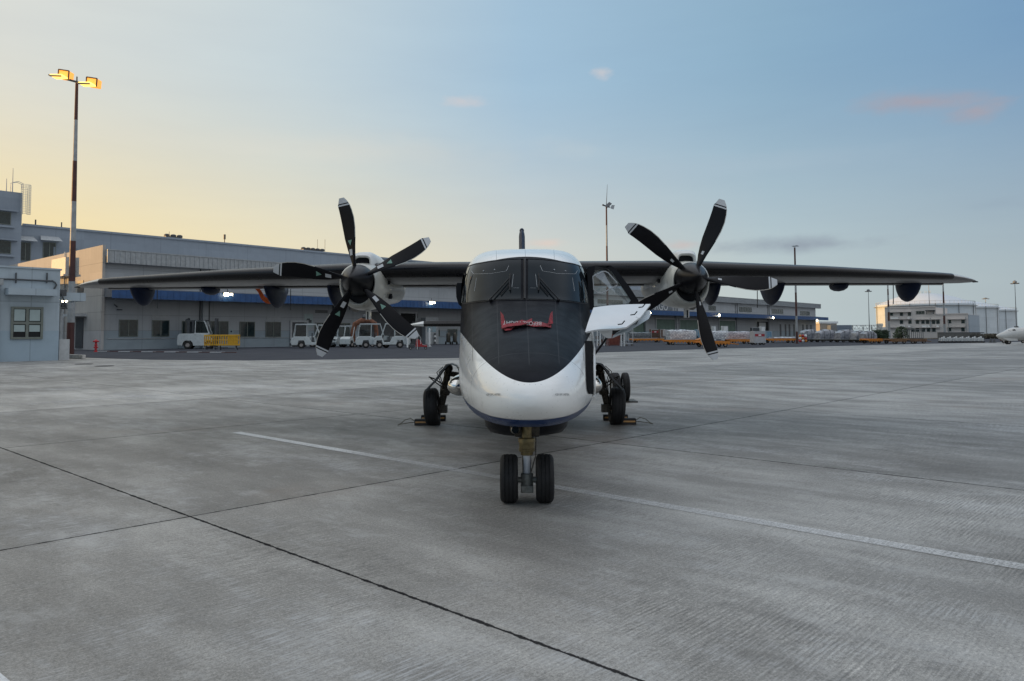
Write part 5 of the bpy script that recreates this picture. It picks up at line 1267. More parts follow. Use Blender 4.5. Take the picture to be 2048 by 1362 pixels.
hedge(1945, 2015, 668, 175, 'brownish hedge behind the tyre barrier at the right', pm('dry_hedge', (.07, .06, .04), .85, var=.5, scale=.7, bump=.6, bscale=3))
for a, b, y_, Y, c, lb_ in ((1790, 1880, 676, 178, (.42, .36, .29), 'low beige wall in front of the control building'), (1876, 1960, 664.5, 176, (.18, .17, .15), 'dull brown low wall at the right behind the black railings')):
    pa_, pb_ = at(a, 664, Y), at(b, 664, Y); t = thing('low_wall', lb_, 'wall', (pa_.x, pa_.y, 0), 0); w = pb_.x - pa_.x; h = at((a + b) / 2, y_, Y).z
    q = MB(); q.box(0, w, 0, .3, 0, h - .12).box(-.05, w + .05, -.05, .35, h - .118, h); q.build('wall', pm('low_wall_render', c, .8, streak=.3), t)
def railing(a, b, ytop, Y, label, n, rr_=.05, mt=None, name='railing'):
    pa_, pb_ = at(a, 664, Y), at(b, 664, Y); t = thing(name, label, 'railing', (pa_.x, pa_.y, 0), 0); w = pb_.x - pa_.x; h = at((a + b) / 2, ytop, Y).z; q = MB()
    q.tube([(0, 0, h), (w, 0, h)], rr_ * 1.2, 5).tube([(0, 0, h * .15), (w, 0, h * .15)], rr_, 5); q.build('rail', mt or M['dkgrey'], t); q = MB()
    for i in range(n): q.tube([(w * i / (n - 1), 0, 0), (w * i / (n - 1), 0, h)], rr_, 4)
    q.build('upright', mt or M['dkgrey'], t)
railing(1876, 1968, 665, 150, 'long black steel railing at the right in front of the tyre barrier', 40)
railing(1815, 1846, 659, 160, 'tall black steel gate frame by the dark bush', 9, .07, name='gate')
ORD = ['first', 'second', 'third', 'fourth', 'fifth', 'sixth', 'seventh', 'eighth', 'ninth', 'tenth', 'eleventh', 'twelfth', 'thirteenth', 'fourteenth', 'fifteenth', 'sixteenth', 'seventeenth', 'eighteenth', 'nineteenth', 'twentieth', 'twenty first', 'twenty second']
for i in range(22):
    px = 1880 + i * 4.1; p = gnd(px, 685.3 + .3 * (i % 2)); 
    t = thing('tyre_barrier_block', ORD[i] + ' white block from the left in the low barrier row under the black railing', 'barrier block', p, R(20 * (i % 3)), 'row of white and black barrier blocks')
    q = MB(); q.lathe([(.16, 0), (.27, .04), (.27, .2), (.16, .24)], (0, 0, 0), 'z', 12); q.build('base', M['rubber'], t)
    q = MB(); q.prism([(-.16, .25), (.14, .25), (.07, .75 + .12 * (i % 3)), (-.09, .72)], 'y', -.12, .12); q.build('block', M['ltgrey'], t, bevel=.02)
# ------------------------------------------------------------------ vehicles and ground equipment by the warehouse
M['wbody'] = pm('vehicle_white', (.50, .54, .54), .4, var=.08, scale=1.5, coat=.3, dirt=.35)
M['cabglass'] = glass('cab_glass', (.22, .27, .27), refl=.5)
M['tyre'] = pm('vehicle_tyre', (.02, .02, .02), .8, var=.3)
M['rimw'] = pm('vehicle_rim', (.30, .27, .25), .5, var=.3, dirt=.4)
def vwheel(x, y, r, w, par):
    h = MB().lathe([(r * .5, -w * .5), (r * .35, -w * .42), (r * .12, -w * .5), (.001, -w * .5)], (0, 0, 0), 'y', 16)
    h.lathe([(r * .5, w * .5), (r * .35, w * .42), (.001, w * .45)], (0, 0, 0), 'y', 16)
    o = h.build('wheel', M['rimw'], par, smooth=True); o.location = (x, y, r)
    q = MB(); pr = [(r * .5, -w * .45), (r * .7, -w * .52), (r * .93, -w * .45), (r, -w * .3), (r, w * .3), (r * .93, w * .45), (r * .7, w * .52), (r * .5, w * .45)]
    rings = [[(rr * math.cos(a), yy, rr * math.sin(a)) for a in [2 * math.pi * j / 24 for j in range(24)]] for rr, yy in pr]
    q.loft(rings + [rings[0]], caps=False); q.build('tyre', M['tyre'], o, smooth=True); return o
def px_place(px, py): p = gnd(px, py); return p
def m_px(p): return p.y / 1480.0

def forklift(px, py, label):
    p = px_place(px, py); t = thing('forklift', label, 'forklift', p, R(10)); s = 1.0
    q = MB(); q.prism([(-2.6, .45), (-2.7, .9), (-2.6, 1.75), (-2.35, 1.95), (-.6, 1.95), (-.6, 2.05), (1.0, 1.75), (1.5, 1.3), (1.6, .4), (-.75, .4), (-.8, .75), (-1.05, 1.05), (-1.75, 1.05), (-2.0, .75), (-2.05, .42)], 'y', -.95, .95); q.build('body', M['wbody'], t, bevel=.05)
    q = MB(); z0, z1 = 2.0, 3.55
    for y in (-.85, .85): q.tube([(-.55, y, z0), (-.5, y, z1), (.55, y, z1 - .02), (1.15, y, z0 - .1)], .07, 6)
    q.tube([(-.5, -.85, z1), (-.5, .85, z1)], .07, 6).tube([(.55, -.85, z1), (.55, .85, z1)], .07, 6).box(-.6, 1.1, -.9, .9, 1.7, 2.02); q.build('cab_frame', M['wbody'], t)
    q = MB(); q.prism([(-.5, 2.03), (-.45, 3.48), (.52, 3.45), (1.08, 2.03)], 'y', -.84, -.83); q.build('cab_glass', M['cabglass'], t)
    q = MB(); q.box(-.6, .7, -.9, .9, 3.58, 3.68).box(-1.7, -.6, -.5, .5, 3.45, 3.66).tube([(-1.9, 0, 3.6), (-1.4, 0, 3.85)], .15, 8).box(-1.6, -1.25, -.7, -.5, 1.96, 3.45).box(-1.6, -1.25, .5, .7, 1.96, 3.45).box(-.9, -.75, -.8, .8, 1.96, 3.45); q.build('overhead_guard', M['dkgrey'], t)
    q = MB()
    for y in (-.5, .5): q.box(1.75, 1.95, y - .12, y + .12, .2, 3.9)
    q.box(1.8, 1.9, -.5, .5, 3.75, 3.9).box(1.8, 1.9, -.5, .5, 1.8, 1.95).box(1.78, 1.82, -.4, .4, .3, 3.7).tube([(1.85, -.2, .3), (1.85, -.2, 3.7)], .06, 6).tube([(1.85, .2, .3), (1.85, .2, 3.7)], .06, 6); q.build('mast', M['dkgrey'], t)
    q = MB(); q.box(1.95, 3.2, -.5, -.3, .1, .18).box(1.95, 3.2, .3, .5, .1, .18); q.build('fork', M['dkgrey'], t)
    for x, r in ((-1.4, .5), (1.1, .55)):
        for y in (-.8, .8): vwheel(x, y, r, .35, t)
    return t
forklift(402, 697.6, 'white enclosed cab forklift truck parked against the warehouse wall')
def tow_tractor(px, py, label, flip=1, style=0, rz=None, sc=1.0, group='airport tow tractors parked by the warehouse'):
    p = px_place(px, py); t = thing('tow_tractor', label, 'tow tractor', p, R(12) if rz is None else R(rz), group)
    f = flip
    q = MB(); q.prism([(f * a, b) for a, b in [(-2.2, .4), (-2.35, .75), (-2.25, 1.25), (-1.9, 1.5), (-.45, 1.5), (-.05, 1.35), (.25, .75), (1.0, .75), (1.25, 1.55), (1.9, 1.5), (2.2, 1.2), (2.25, .45), (1.95, .42), (1.85, .95), (1.25, .98), (1.1, .42), (-.55, .42), (-.7, .98), (-1.35, .98), (-1.5, .42)]], 'y', -.8, .8); q.build('body', M['wbody'], t, bevel=.05)
    q = MB()
    z1 = 3.0
    for y in (-.72, .72): q.tube([(f * -2.0, y, 1.5), (f * -1.75, y, z1), (f * -.35, y, z1), (f * .75, y, z1), (f * 1.25, y, 1.5)], .05, 5).tube([(f * -.4, y, 1.5), (f * -.35, y, z1)], .05, 5)
    q.tube([(f * -1.75, -.72, z1), (f * -1.75, .72, z1)], .05, 5).tube([(f * .75, -.72, z1), (f * .75, .72, z1)], .05, 5)
    q.build('cab_frame', M['wbody'], t)
    MB().box(min(f * -1.75, f * .78), max(f * -1.75, f * .78), -.74, .74, z1 + .04, z1 + .12).build('roof', M['ltgrey'] if style else M['wbody'], t)
    q = MB(); q.box(min(f * .2, f * .5), max(f * .2, f * .5), -.5, .5, .8, 1.4).box(min(f * .2, f * .32), max(f * .2, f * .32), -.45, .45, 1.4, 1.95).tube([(f * 1.1, 0, 1.4), (f * .85, 0, 1.75)], .04, 6); q.lathe([(.2, 0), (.2, .03)], (f * .85, 0, 1.76), 'z', 12); q.build('seat', M['dkgrey'], t)
    q = MB(); q.box(min(f * -1.7, f * -.4), max(f * -1.7, f * -.4), -.70, -.695, 1.52, 2.9); q.build('cab_glass', M['cabglass'], t)
    q = MB(); q.box(min(f * -2.38, f * -2.3), max(f * -2.38, f * -2.3), -.65, -.3, 1.0, 1.2).box(min(f * -2.38, f * -2.3), max(f * -2.38, f * -2.3), .3, .65, 1.0, 1.2); q.build('headlight', M['dkgrey'], t)
    q = MB(); q.box(min(f * -2.5, f * -2.2), max(f * -2.5, f * -2.2), -.5, .5, .35, .7); q.build('bumper', M['dkgrey'], t)
    for x in (-1.02, 1.5):
        for y in (-.68, .68): vwheel(f * x, y, .42, .28, t)
    t.scale = (sc,) * 3; return t
tow_tractor(620, 696.5, 'white open sided tow tractor, nearest and leftmost of the row beside the propeller')
tow_tractor(648, 694.5, 'white tow tractor with raised cab partly behind the lower left propeller blade', -1)
tow_tractor(684, 694.2, 'white tow tractor seen end on in the middle of the row', 1, 1, rz=65, sc=.95)
tow_tractor(706, 694.5, 'white tow tractor with grey roof beside the rust coloured arch', -1, 1, rz=70, sc=.95)
tow_tractor(748, 696.0, 'pale green white tow tractor to the right of the rust coloured arch', 1, 1, sc=1.0)
tow_tractor(783, 696.0, 'white tow tractor with long sloping bonnet at the right end of the row', -1)
# rust coloured arched duct on a cart
p = px_place(727, 694.5); t = thing('air_duct_cart', 'rust coloured arched air duct standing among the tow tractors', 'air duct', p, R(8))
q = MB(); q.tube([(-1.3, 0, .5), (-1.45, 0, 2.0), (-1.15, 0, 3.1), (-.3, 0, 3.6), (.8, 0, 3.6), (1.5, 0, 3.2), (1.7, 0, 2.3), (1.75, 0, 1.2)], [.3, .32, .36, .38, .36, .32, .28, .24], 12); q.build('duct', pm('rust_brown_duct', (.16, .065, .035), .8, var=.4, scale=3, bump=.5, bscale=8), t, smooth=True)
q = MB(); q.box(-1.7, 1.9, -.6, .6, .35, .6).box(-.5, 1.3, -.5, .5, .6, 2.0); q.build('cart_body', M['dkgrey'], t, bevel=.04)
MB().ball((.1, 0, 4.1), .35, 8).build('duct_cap', M['dkgrey'], t, smooth=True)
for x in (-1.1, 1.2):
    for y in (-.5, .5): vwheel(x, y, .3, .2, t)
# yellow barriers, two pieces
for i, (px, w, lb_) in enumerate(((420.5, 24, 'shorter yellow plastic barrier standing against the forklift front'), (456, 46, 'longer yellow plastic barrier with dark slots right of the shorter one'))):
    p = px_place(px, 699.8); k_ = m_px(p); t = thing('plastic_barrier', lb_, 'barrier', p, R(3), 'yellow plastic barriers'); W_ = w * k_; z0, z1 = .50, 1.78
    q = MB()
    ns = 6 if w < 30 else 10; f = .18
    q.box(-W_ / 2, W_ / 2, -.1, .1, z1 - .2, z1).box(-W_ / 2, W_ / 2, -.1, .1, z0, z0 + .18).box(-W_ / 2, W_ / 2, -.09, .09, (z0 + z1) / 2 - .05, (z0 + z1) / 2 + .06)
    for j in range(ns + 1): x = -W_ / 2 + W_ * j / ns; q.box(x - .06 + (.06 if j == 0 else 0), x + .06 - (.06 if j == ns else 0), -.098, .098, z0 + .18, z1 - .2)
    if i: q.box(W_ * .02, W_ * .42, -.06, .06, z0 + .18, z1 - .2)
    q.build('panel', M['yellow'], t, bevel=.02)
    for sx in (-1, 1):
        q = MB(); q.tube([(sx * W_ * .36, -.45, 0), (sx * W_ * .33, 0, z0 + .1), (sx * W_ * .36, .45, 0)], .06, 6); q.build('foot', M['dkgrey'], t)
# bench
p = px_place(494, 694.5); t = thing('bench', 'row of pale metal seats against the wall right of the yellow barriers', 'bench', p, FRZ * .25)
for i in range(4): q = MB(); x = -1.5 + i * 1.0; q.box(x - .45, x + .45, -.25, .25, .75, .82).box(x - .45, x + .45, .2, .27, .85, 1.6); q.build('seat', M['ltgrey'], t, bevel=.02)
for x in (-1.4, 1.4): MB().tube([(x - .3, 0, 0), (x, 0, .72), (x + .3, 0, 0)], .05, 6).build('leg', M['ltgrey'], t)
# hydrant
p = px_place(191.5, 704); t = thing('fire_hydrant', 'red fire hydrant standing by the corner of the warehouse', 'fire hydrant', p, 0)
q = MB(); q.lathe([(.28, 0), (.28, .12), (.17, .14), (.15, .9), (.2, .95), (.2, 1.15), (.15, 1.2), (.16, 1.5), (.26, 1.52), (.26, 1.7), (.12, 1.85), (.01, 1.9)], (0, 0, 0), 'z', 16); q.build('body', M['red'], t, smooth=True)
for z, w in ((.7, .3), (1.6, .42)): MB().tube([(-w, 0, z), (w, 0, z)], .11, 8).build('outlet', M['red'], t)
t.scale = (.7,) * 3
# hand trolley and red extinguisher trolleys
def ext_trolley(px, py, label, col, s=1.0):
    p = px_place(px, py); t = thing('extinguisher_trolley', label, 'fire extinguisher', p, R(20), 'wheeled fire extinguishers by the wall')
    MB().lathe([(.01, .25), (.22, .3), (.24, .45), (.24, 1.15), (.14, 1.35), (.05, 1.4), (.05, 1.5), (.01, 1.5)], (0, 0, 0), 'z', 14).build('cylinder', col, t, smooth=True)
    MB().tube([(-.2, .25, .2), (-.2, .3, 1.5), (.2, .3, 1.5), (.2, .25, .2)], .03, 6).build('handle', M['dkgrey'], t)
    for x in (-.3, .3): q = MB(); q.lathe([(.2, -.05), (.2, .05)], (x, .2, .2), 'x', 14); q.build('wheel', M['tyre'], t)
    t.scale = (s, s, s * 1.1); return t
ext_trolley(328, 697, 'dark red extinguisher on a trolley between the two left windows of the warehouse', M['red'], 1.0)
ext_trolley(897, 689.5, 'black wheeled cylinder by the wall, the left one of a pair beside the aircraft', M['dkmetal'], 1.3)
ext_trolley(910, 689.5, 'black wheeled cylinder by the wall, the right one of a pair beside the aircraft', M['dkmetal'], 1.3)
p = px_place(297, 697.5); t = thing('generator_cart', 'small dark hand cart with hoses against the warehouse wall', 'cart', p, R(30))
q = MB(); q.box(-.6, .6, -.4, .4, .3, .55).box(-.4, .2, -.3, .3, .55, 1.0); q.build('body', M['dkmetal'], t, bevel=.04)
MB().tube([(-.3, .3, .5), (-.25, .4, 2.0), (.2, .4, 2.0), (.25, .3, .5)], .04, 6).build('handle', M['dkgrey'], t)
MB().tube([(.1, 0, 1), (.6, 0, 1.5), (.9, 0, .8), (1.2, -.2, .1)], .07, 6).build('hose', M['rubber'], t)
for x in (-.4, .4): MB().lathe([(.22, -.05), (.22, .05)], (x, -.42, .22), 'y', 14).build('wheel', M['tyre'], t)
p = px_place(360, 697); t = thing('handrail_stand', 'low pale metal rail stand left of the forklift', 'rail stand', p, R(5))
MB().tube([(-.6, 0, 0), (-.6, 0, .95), (.8, 0, .95), (.8, 0, 0)], .04, 6).build('rail', M['ltgrey'], t)
# red cart with hoses, stand of cones
p = px_place(838, 699); t = thing('red_service_cart', 'red service cart with white hoops in front of bay number board', 'service cart', p, R(6))
q = MB(); q.prism([(-.6, .5), (-.5, 1.7), (-.2, 1.9), (.3, 1.5), (.6, .9), (1.4, .8), (1.5, .45)], 'y', -.45, .45); q.build('body', pm('cart_red', (.35, .03, .03), .5, var=.2), t, bevel=.05)
MB().tube([(-.3, -.5, 0), (-.35, -.5, 2.0), (0, -.5, 2.6), (.35, -.5, 2.0), (.3, -.5, 1.0)], .05, 6).build('hoop', M['white'], t)
MB().tube([(.6, -.4, .9), (1.3, -.4, .7), (1.9, -.2, .9), (2.2, .3, .5), (1.0, .3, .5)], .06, 6).build('hose', M['ltgrey'], t)
MB().box(-1.9, -.8, -.4, .4, .25, .9).build('battery_box', M['dkgrey'], t, bevel=.04)
for x in (-1.5, -.3, 1.2): vwheel(x, -.4, .25, .18, t)
t.scale = (.62,) * 3
for px, py, h, lb_ in ((815, 696, 1.9, 'short white post at the right end of the tow tractor row'), (859, 694, 2.4, 'white post behind the red service cart')):
    p = px_place(px, py); t = thing('safety_post', lb_, 'post', p, 0); MB().lathe([(.13, 0), (.13, h), (.05, h + .08)], (0, 0, 0), 'z', 10).build('post', M['white'], t, smooth=True); MB().lathe([(.3, 0), (.3, .06)], (0, 0, 0), 'z', 12).build('foot', M['dkgrey'], t)
for px, py in ((870, 688.5),):
    p = px_place(px, py); t = thing('traffic_cone', 'stack of black and white cones by the wall under the tailplane', 'cone', p, 0); q = MB(); q.box(-.3, .3, -.3, .3, 0, .06)
    for i in range(5): q.lathe([(.24, .1 + i * .38), (.08, .46 + i * .38)], (0, 0, 0), 'z', 12, mat=i % 2)
    q.build('stack', [M['dkgrey'], M['white']], t, smooth=True)
# kerb blocks: red and white stubs
for i in range(12):
    a = 205 + i * 23; y_ = 703.2 if i < 6 else 705.5
    p = px_place(a, 703.3 + i * .22); t = thing('kerb_block', 'block', 'kerb block', p, FRZ * .12, 'painted kerb blocks in front of the warehouse'); t.name = 'kerb_block'
    t['label'] = ORD[i // 2] + (' dull red' if i % 2 else ' dull white') + ' kerb block from the left on the ground before the warehouse'
    MB().box(-.7, .7, -.1, .1, 0, .08).build('block', M['polered'] if i % 2 else M['ltgrey'], t, bevel=.02)
p0_, p1_ = gnd(137, 716.5), gnd(167, 718); d = p1_ - p0_; t = thing('kerb_stone', 'long white kerb stone at the foot of the lamp post', 'kerb', p0_, math.atan2(d.y, d.x)); MB().box(0, d.length, -.1, .15, 0, .3).build('stone', M['kerb'], t, bevel=.03)

# ------------------------------------------------------------------ cargo
def wrapmat(name, c1, c2, net=0.0, scale=2.2):
    m = bpy.data.materials.new(name); m.use_nodes = True; k = NT(m.node_tree); b = m.node_tree.nodes['Principled BSDF']
    tc = k.n('ShaderNodeTexCoord').outputs['Object']; x, y, z = k.xyz(tc)
    w = k.noise(tc, 1.4, 4, .6); v = k.n('ShaderNodeTexVoronoi'); v.inputs['Scale'].default_value = scale; k.link(tc, v.inputs['Vector'])
    n2 = k.noise(k.vec(k.m('ADD', x, w), y, k.m('MULTIPLY', z, 1.3)), scale * 1.5, 5, .7)
    c = k.mix(k.step(n2, .38, .62), c2, c1)
    c = k.mix(k.m('MULTIPLY', k.step(k.noise(tc, 7, 2, .5), .62, .72), .5), c, (.62, .64, .66))
    if net:
        d1 = k.m('ABSOLUTE', k.m('SINE', k.m('MULTIPLY', k.m('ADD', x, z), 7))); d2 = k.m('ABSOLUTE', k.m('SINE', k.m('MULTIPLY', k.m('SUBTRACT', x, z), 7)))
        nn = k.m('SUBTRACT', 1, k.step(k.m('MINIMUM', d1, d2), .05, .22)); c = k.mix(k.m('MULTIPLY', nn, net), c, (.10, .10, .11))
    k.link(c, b.inputs['Base Color']); b.inputs['Roughness'].default_value = .32; b.inputs['Coat Weight'].default_value = .3
    bn = k.n('ShaderNodeBump'); bn.inputs['Strength'].default_value = .8; bn.inputs['Distance'].default_value = .12; k.link(n2, bn.inputs['Height']); k.link(bn.outputs[0], b.inputs['Normal']); return m
M['wrapw'] = wrapmat('net_and_film_white', (.66, .69, .70), (.30, .31, .35), .7, 1.4)
M['wrapp'] = wrapmat('net_and_film_grey', (.52, .49, .52), (.20, .19, .22), .55, 1.6)
M['wrapd'] = wrapmat('dark_film', (.13, .15, .16), (.05, .06, .065), .3)
M['tarp'] = wrapmat('silver_film', (.34, .35, .38), (.15, .155, .18), .0, 1.1)
def dolly(px, py, w, label, mt=None, group='orange cargo dollies in front of the warehouse', rz=4):
    p = px_place(px, py); k_ = m_px(p); W_ = w * k_; t = thing('cargo_dolly', label, 'cargo dolly', p, R(rz), group); D_ = 2.4
    q = MB(); q.box(-W_ / 2, W_ / 2, 0, .12, .42, .72).box(-W_ / 2, W_ / 2, D_, D_ + .12, .42, .72).box(-W_ / 2 + .02, W_ / 2 - .02, .12, D_, .52, .62)
    for i in range(9): x = -W_ / 2 + W_ * (i + .5) / 9; q.prism([(x - .12, .42), (x + .12, .42), (x + .05, .28), (x - .05, .28)], 'y', .01, .11)
    q.build('deck', mt or M['orange'], t)
    for i in range(6): pass
    q = MB(); q.tube([(W_ / 2, D_ / 2, .45), (W_ / 2 + 1.4, D_ / 2, .3)], .06, 6); q.build('tow_bar', mt or M['orange'], t)
    for x in (-W_ * .34, W_ * .34):
        for y in (.2, D_ - .2): vwheel(x, y, .26, .18, t)
    return t, W_
def load(px, py, w, ytop, label, mt, kind='block', z0=.74, cat='cargo pallet', depth=2.2, yoff=.1, group='wrapped cargo pallets', rz=4, name='cargo_pallet'):
    p = px_place(px, py); k_ = m_px(p); W_ = w * k_; zt = at(px, ytop, p.y).z; rnd = random.Random(int(px * 7))
    t = thing(name, label, cat, (p.x, p.y + yoff, z0), R(rz), group); H = zt - z0; nx = 14
    MB().box(-W_ / 2 - .05, W_ / 2 + .05, 0, depth, 0, .07).build('pallet_base', M['ltgrey'], t)
    q = MB(); rings = []
    for i in range(nx + 1):
        u = i / nx; x = (-.5 + u) * W_; 
        if kind == 'block': h = H * (1 + rnd.uniform(-.05, .02)); e = min(u, 1 - u) * nx; h *= (1 if e > .6 else .93)
        elif kind == 'dome': h = H * (.62 + .38 * math.sin(math.pi * min(max(u, .02), .98)) ** .6) * (1 + rnd.uniform(-.04, .03))
        elif kind == 'low': h = H * (.55 + .45 * rnd.random())
        j = lambda: rnd.uniform(-.05, .05)
        rings.append([(x, 0 + j() * 0, .075), (x, -.03 + j(), h * .35), (x + j(), -.02 + j(), h * .7), (x, .06, h * .93), (x, .25, h + j()), (x, depth * .5, h + .03 + j()), (x, depth - .25, h + j()), (x, depth - .02, h * .8), (x, depth, .075)])
    q.loft(rings); q.build('wrapped_load', mt, t, smooth=True, ang=50)
    if kind == 'dome':
        for u in (.25, .5, .75):
            i = int(u * nx); MB().tube([tuple(Vector(v) + Vector((0, (-.03 if k2 < 4 else 0), .02))) for k2, v in enumerate(rings[i][:6])], .035, 5).build('strap', M['dkgrey'], t)
    return t
def container(px, py, w, ytop, label, col, band=None, z0=.0, cat='container', cut=False, d=1.5, wheels=False, bandz=(.62, .8), name='cargo_container'):
    p = px_place(px, py); k_ = m_px(p); W_ = w * k_; zt = at(px, ytop, p.y).z; t = thing(name, label, cat, (p.x, p.y, z0), R(4)); H = zt - z0; b0 = .3 if wheels else 0
    pr = [(-W_ / 2, b0 + .5), (-W_ / 2 + .5, b0), (W_ / 2, b0), (W_ / 2, H), (-W_ / 2, H)] if cut else [(-W_ / 2, b0), (W_ / 2, b0), (W_ / 2, H), (-W_ / 2, H)]
    MB().prism(pr, 'y', 0, d).build('shell', col, t, bevel=.03)
    q = MB()
    for x in (-W_ / 2 + .02, W_ / 2 - .1): q.box(x, x + .08, -.03, -.003, b0 + (.5 if cut and x < 0 else 0), H)
    q.box(-W_ / 2 + .1, W_ / 2 - .1, -.03, -.003, H - .08, H).box(-W_ / 2 + (.5 if cut else .1), W_ / 2 - .1, -.03, -.003, b0, b0 + .08); q.build('frame', M['ltgrey'], t)
    if band:
        q = MB(); q.box(-W_ / 2 + .15, W_ / 2 - .15, -.02, -.004, H * bandz[0], H * bandz[1]); q.build('band', band, t)
        q = MB(); q.box(-W_ * .12, W_ * .12, -.028, -.022, H * (bandz[0] + .04), H * (bandz[1] - .04)); q.build('band_mark', M['white'], t)
    if wheels:
        for x in (-W_ * .35, W_ * .35):
            for y in (.2, d - .2): vwheel(x, y, .22, .14, t)
    return t
cred = pm('container_red', (.32, .025, .035), .5, var=.25); cbl = pm('container_blue', (.14, .26, .36), .5, var=.15); cbr = pm('brown_board', (.12, .075, .055), .8, var=.3, scale=6); cwh = pm('container_white', (.42, .42, .43), .5, var=.1, dirt=.3, scale=2)
dolly(1296, 685.0, 66, 'long low orange dolly under the dark wrapped load, left of the open wing gap')
load(1282, 684.4, 42, 664.5, 'dark film wrapped cargo with one sloping end, leftmost load by the dock doors', M['wrapd'], 'block')
container(1311, 684, 17, 658.5, 'brown and white container with a red band behind the dark wrapped load', cbr, cred, z0=.75)
container(1326, 684.2, 10, 658.3, 'plain brown board crate between the red banded and the netted loads', cbr, None, z0=.75)
dolly(1367, 689.8, 62, 'orange dolly under the bright netted white load')
container(1340, 688.5, 18, 659.5, 'white and red container with a cut away lower corner', cwh, cred, z0=.75, cut=True, bandz=(.1, .95))
load(1367, 689.2, 54, 659.6, 'bright white netted cargo pallet, largest one left of the lower propeller blade', M['wrapw'])
container(1399, 686, 9, 658.8, 'narrow light blue container right of the white netted pallet', cbl, None, z0=.75, cut=True)
dolly(1431, 694.5, 62, 'nearest orange dolly, crossed by the lower propeller blade')
load(1440, 688.0, 36, 662, 'white netted pallet just right of the lower propeller blade', M['wrapw'])
dolly(1484, 688.0, 46, 'orange dolly under the greyish netted load')
load(1480, 687.6, 48, 663.2, 'greyish pink netted cargo pallet with rounded top', M['wrapp'])
container(1520, 690.0, 24, 662.2, 'white container on wheels with a red band, standing clear of the dollies', cwh, cred, wheels=True)
container(1539, 684.5, 12, 661.8, 'pale blue container beyond the red banded white one', cbl, None)
container(1452, 681, 10, 651.8, 'tall white cabinet behind the netted pallets', M['white'], None, name='equipment_cabinet', cat='cabinet')
container(1430, 681, 6, 651.8, 'narrow white cabinet behind the netted pallets, next to the propeller blade', M['white'], None, name='equipment_cabinet', cat='cabinet')
container(1527, 680, 9, 653, 'white box on top of the stack behind the red banded container', M['white'], None, name='equipment_cabinet', cat='cabinet')
container(1513, 680, 16, 655, 'grey cabinet behind the red banded container', M['dkgrey'], None, name='equipment_cabinet', cat='cabinet')
dolly(1567, 686.0, 62, 'long orange dolly carrying a low flat load, left of the banded lamp post')
load(1571, 685.5, 46, 674, 'low flat load of white wrapped boxes on the orange dolly', M['wrapw'], 'low')
for i, (a, b, yt) in enumerate(((1608, 1641, 659), (1640, 1682, 659.5), (1681, 1722, 659.5), (1714, 1738, 661), (1733, 1755, 662))):
    load((a + b) / 2, 684.0 + .35 * i, b - a, yt, ['silver film covered pallet, leftmost of the covered row right of the lamp post', 'silver film covered pallet, second from the left in the covered row', 'wide silver film covered pallet in the middle of the covered row', 'silver film covered pallet, second from the right in the covered row', 'silver film covered pallet at the right end of the covered row'][i], M['tarp'], 'dome', z0=.5, group='film covered pallets in a row', yoff=.1 + .0 * i)
    dolly((a + b) / 2, 684.2 + .35 * i, b - a - 1, ['dull low dolly under the leftmost silver covered pallet', 'dull low dolly under the second silver covered pallet', 'dull low dolly under the middle silver covered pallet', 'dull low dolly under the fourth silver covered pallet', 'dull low dolly under the last silver covered pallet'][i], mt=M['dkmetal'], group='dull low dollies under the covered pallets')[0].scale = (1, 1, .68)
dolly(1760, 687.2, 46, 'empty orange dolly at the right end of the silver covered row')
dolly(1800, 687.6, 30, 'empty dull brown dolly next to the empty orange one', mt=pm('dolly_rust', (.20, .11, .05), .7, var=.4, scale=3))
dolly(1838, 687.4, 34, 'empty dull brown dolly farthest right, by the gate', mt=pm('dolly_rust2', (.16, .09, .05), .7, var=.4, scale=3))
# small tug between the dollies
p = px_place(1408, 690.5); t = thing('baggage_tug', 'small orange and white tug half hidden behind the propeller blade', 'tug', p, R(5)); k_ = m_px(p)
MB().prism([(-1.0, .3), (-1.05, .8), (-.4, 1.0), (-.2, 1.5), (.3, 1.4), (1.2, .9), (1.25, .3)], 'y', -.6, .6).build('body', M['orange'], t, bevel=.05)
MB().tube([(-.6, -.4, .9), (-.5, -.4, 2.1), (.3, -.4, 2.1), (.5, -.4, .9)], .05, 6).build('roll_bar', M['white'], t)
for x in (-.7, .8):
    for y in (-.5, .5): vwheel(x, y, .3, .2, t)
# red frame cage, white step ladder and posts seen under the nose hatch
p = px_place(1228, 692.0); k_ = m_px(p); t = thing('cage_trolley', 'rust red mesh cage trolley under the raised nose hatch', 'cage trolley', p, R(4)); W_ = 26 * k_; H = 23 * k_
q = MB()
for i in range(13): x = -W_ / 2 + W_ * i / 12; q.box(x - .04, x + .04, 0, .05, .1, H)
for i in range(5): z = .12 + (H - .15) * i / 4; q.box(-W_ / 2, W_ / 2, .052, .09, z - .04, z + .04)
q.box(-W_ / 2, W_ / 2, 1.0, 1.05, .1, H * .9); q.build('mesh_panel', pm('cage_rust_red', (.17, .045, .03), .7, var=.3), t)
MB().box(-W_ / 2, W_ / 2, 0.1, 1, .1, .2).build('base', M['dkgrey'], t)
for px, hh, lb_ in ((1246, 28, 'pale steel upright frame right of the rust red cage'), (1198, 33, 'tall white frame left of the rust red cage, next to the aircraft')):
    p = px_place(px, 692.5); k_ = m_px(p); t = thing('step_ladder', lb_, 'step ladder', p, 0); H = hh * k_; w = 6 * k_
    q = MB()
    for a in (-w / 2, w / 2): q.tube([(a, 0, 0), (a, 0, H)], .07, 6).tube([(a, 1.1, 0), (a, .1, H)], .05, 6)
    q.build('frame', M['white'], t); q = MB()
    for i in range(1, 6): q.box(-w / 2, w / 2, -.1, .15, H * i / 6 - .03, H * i / 6 + .03)
    q.build('step', M['ltgrey'], t)
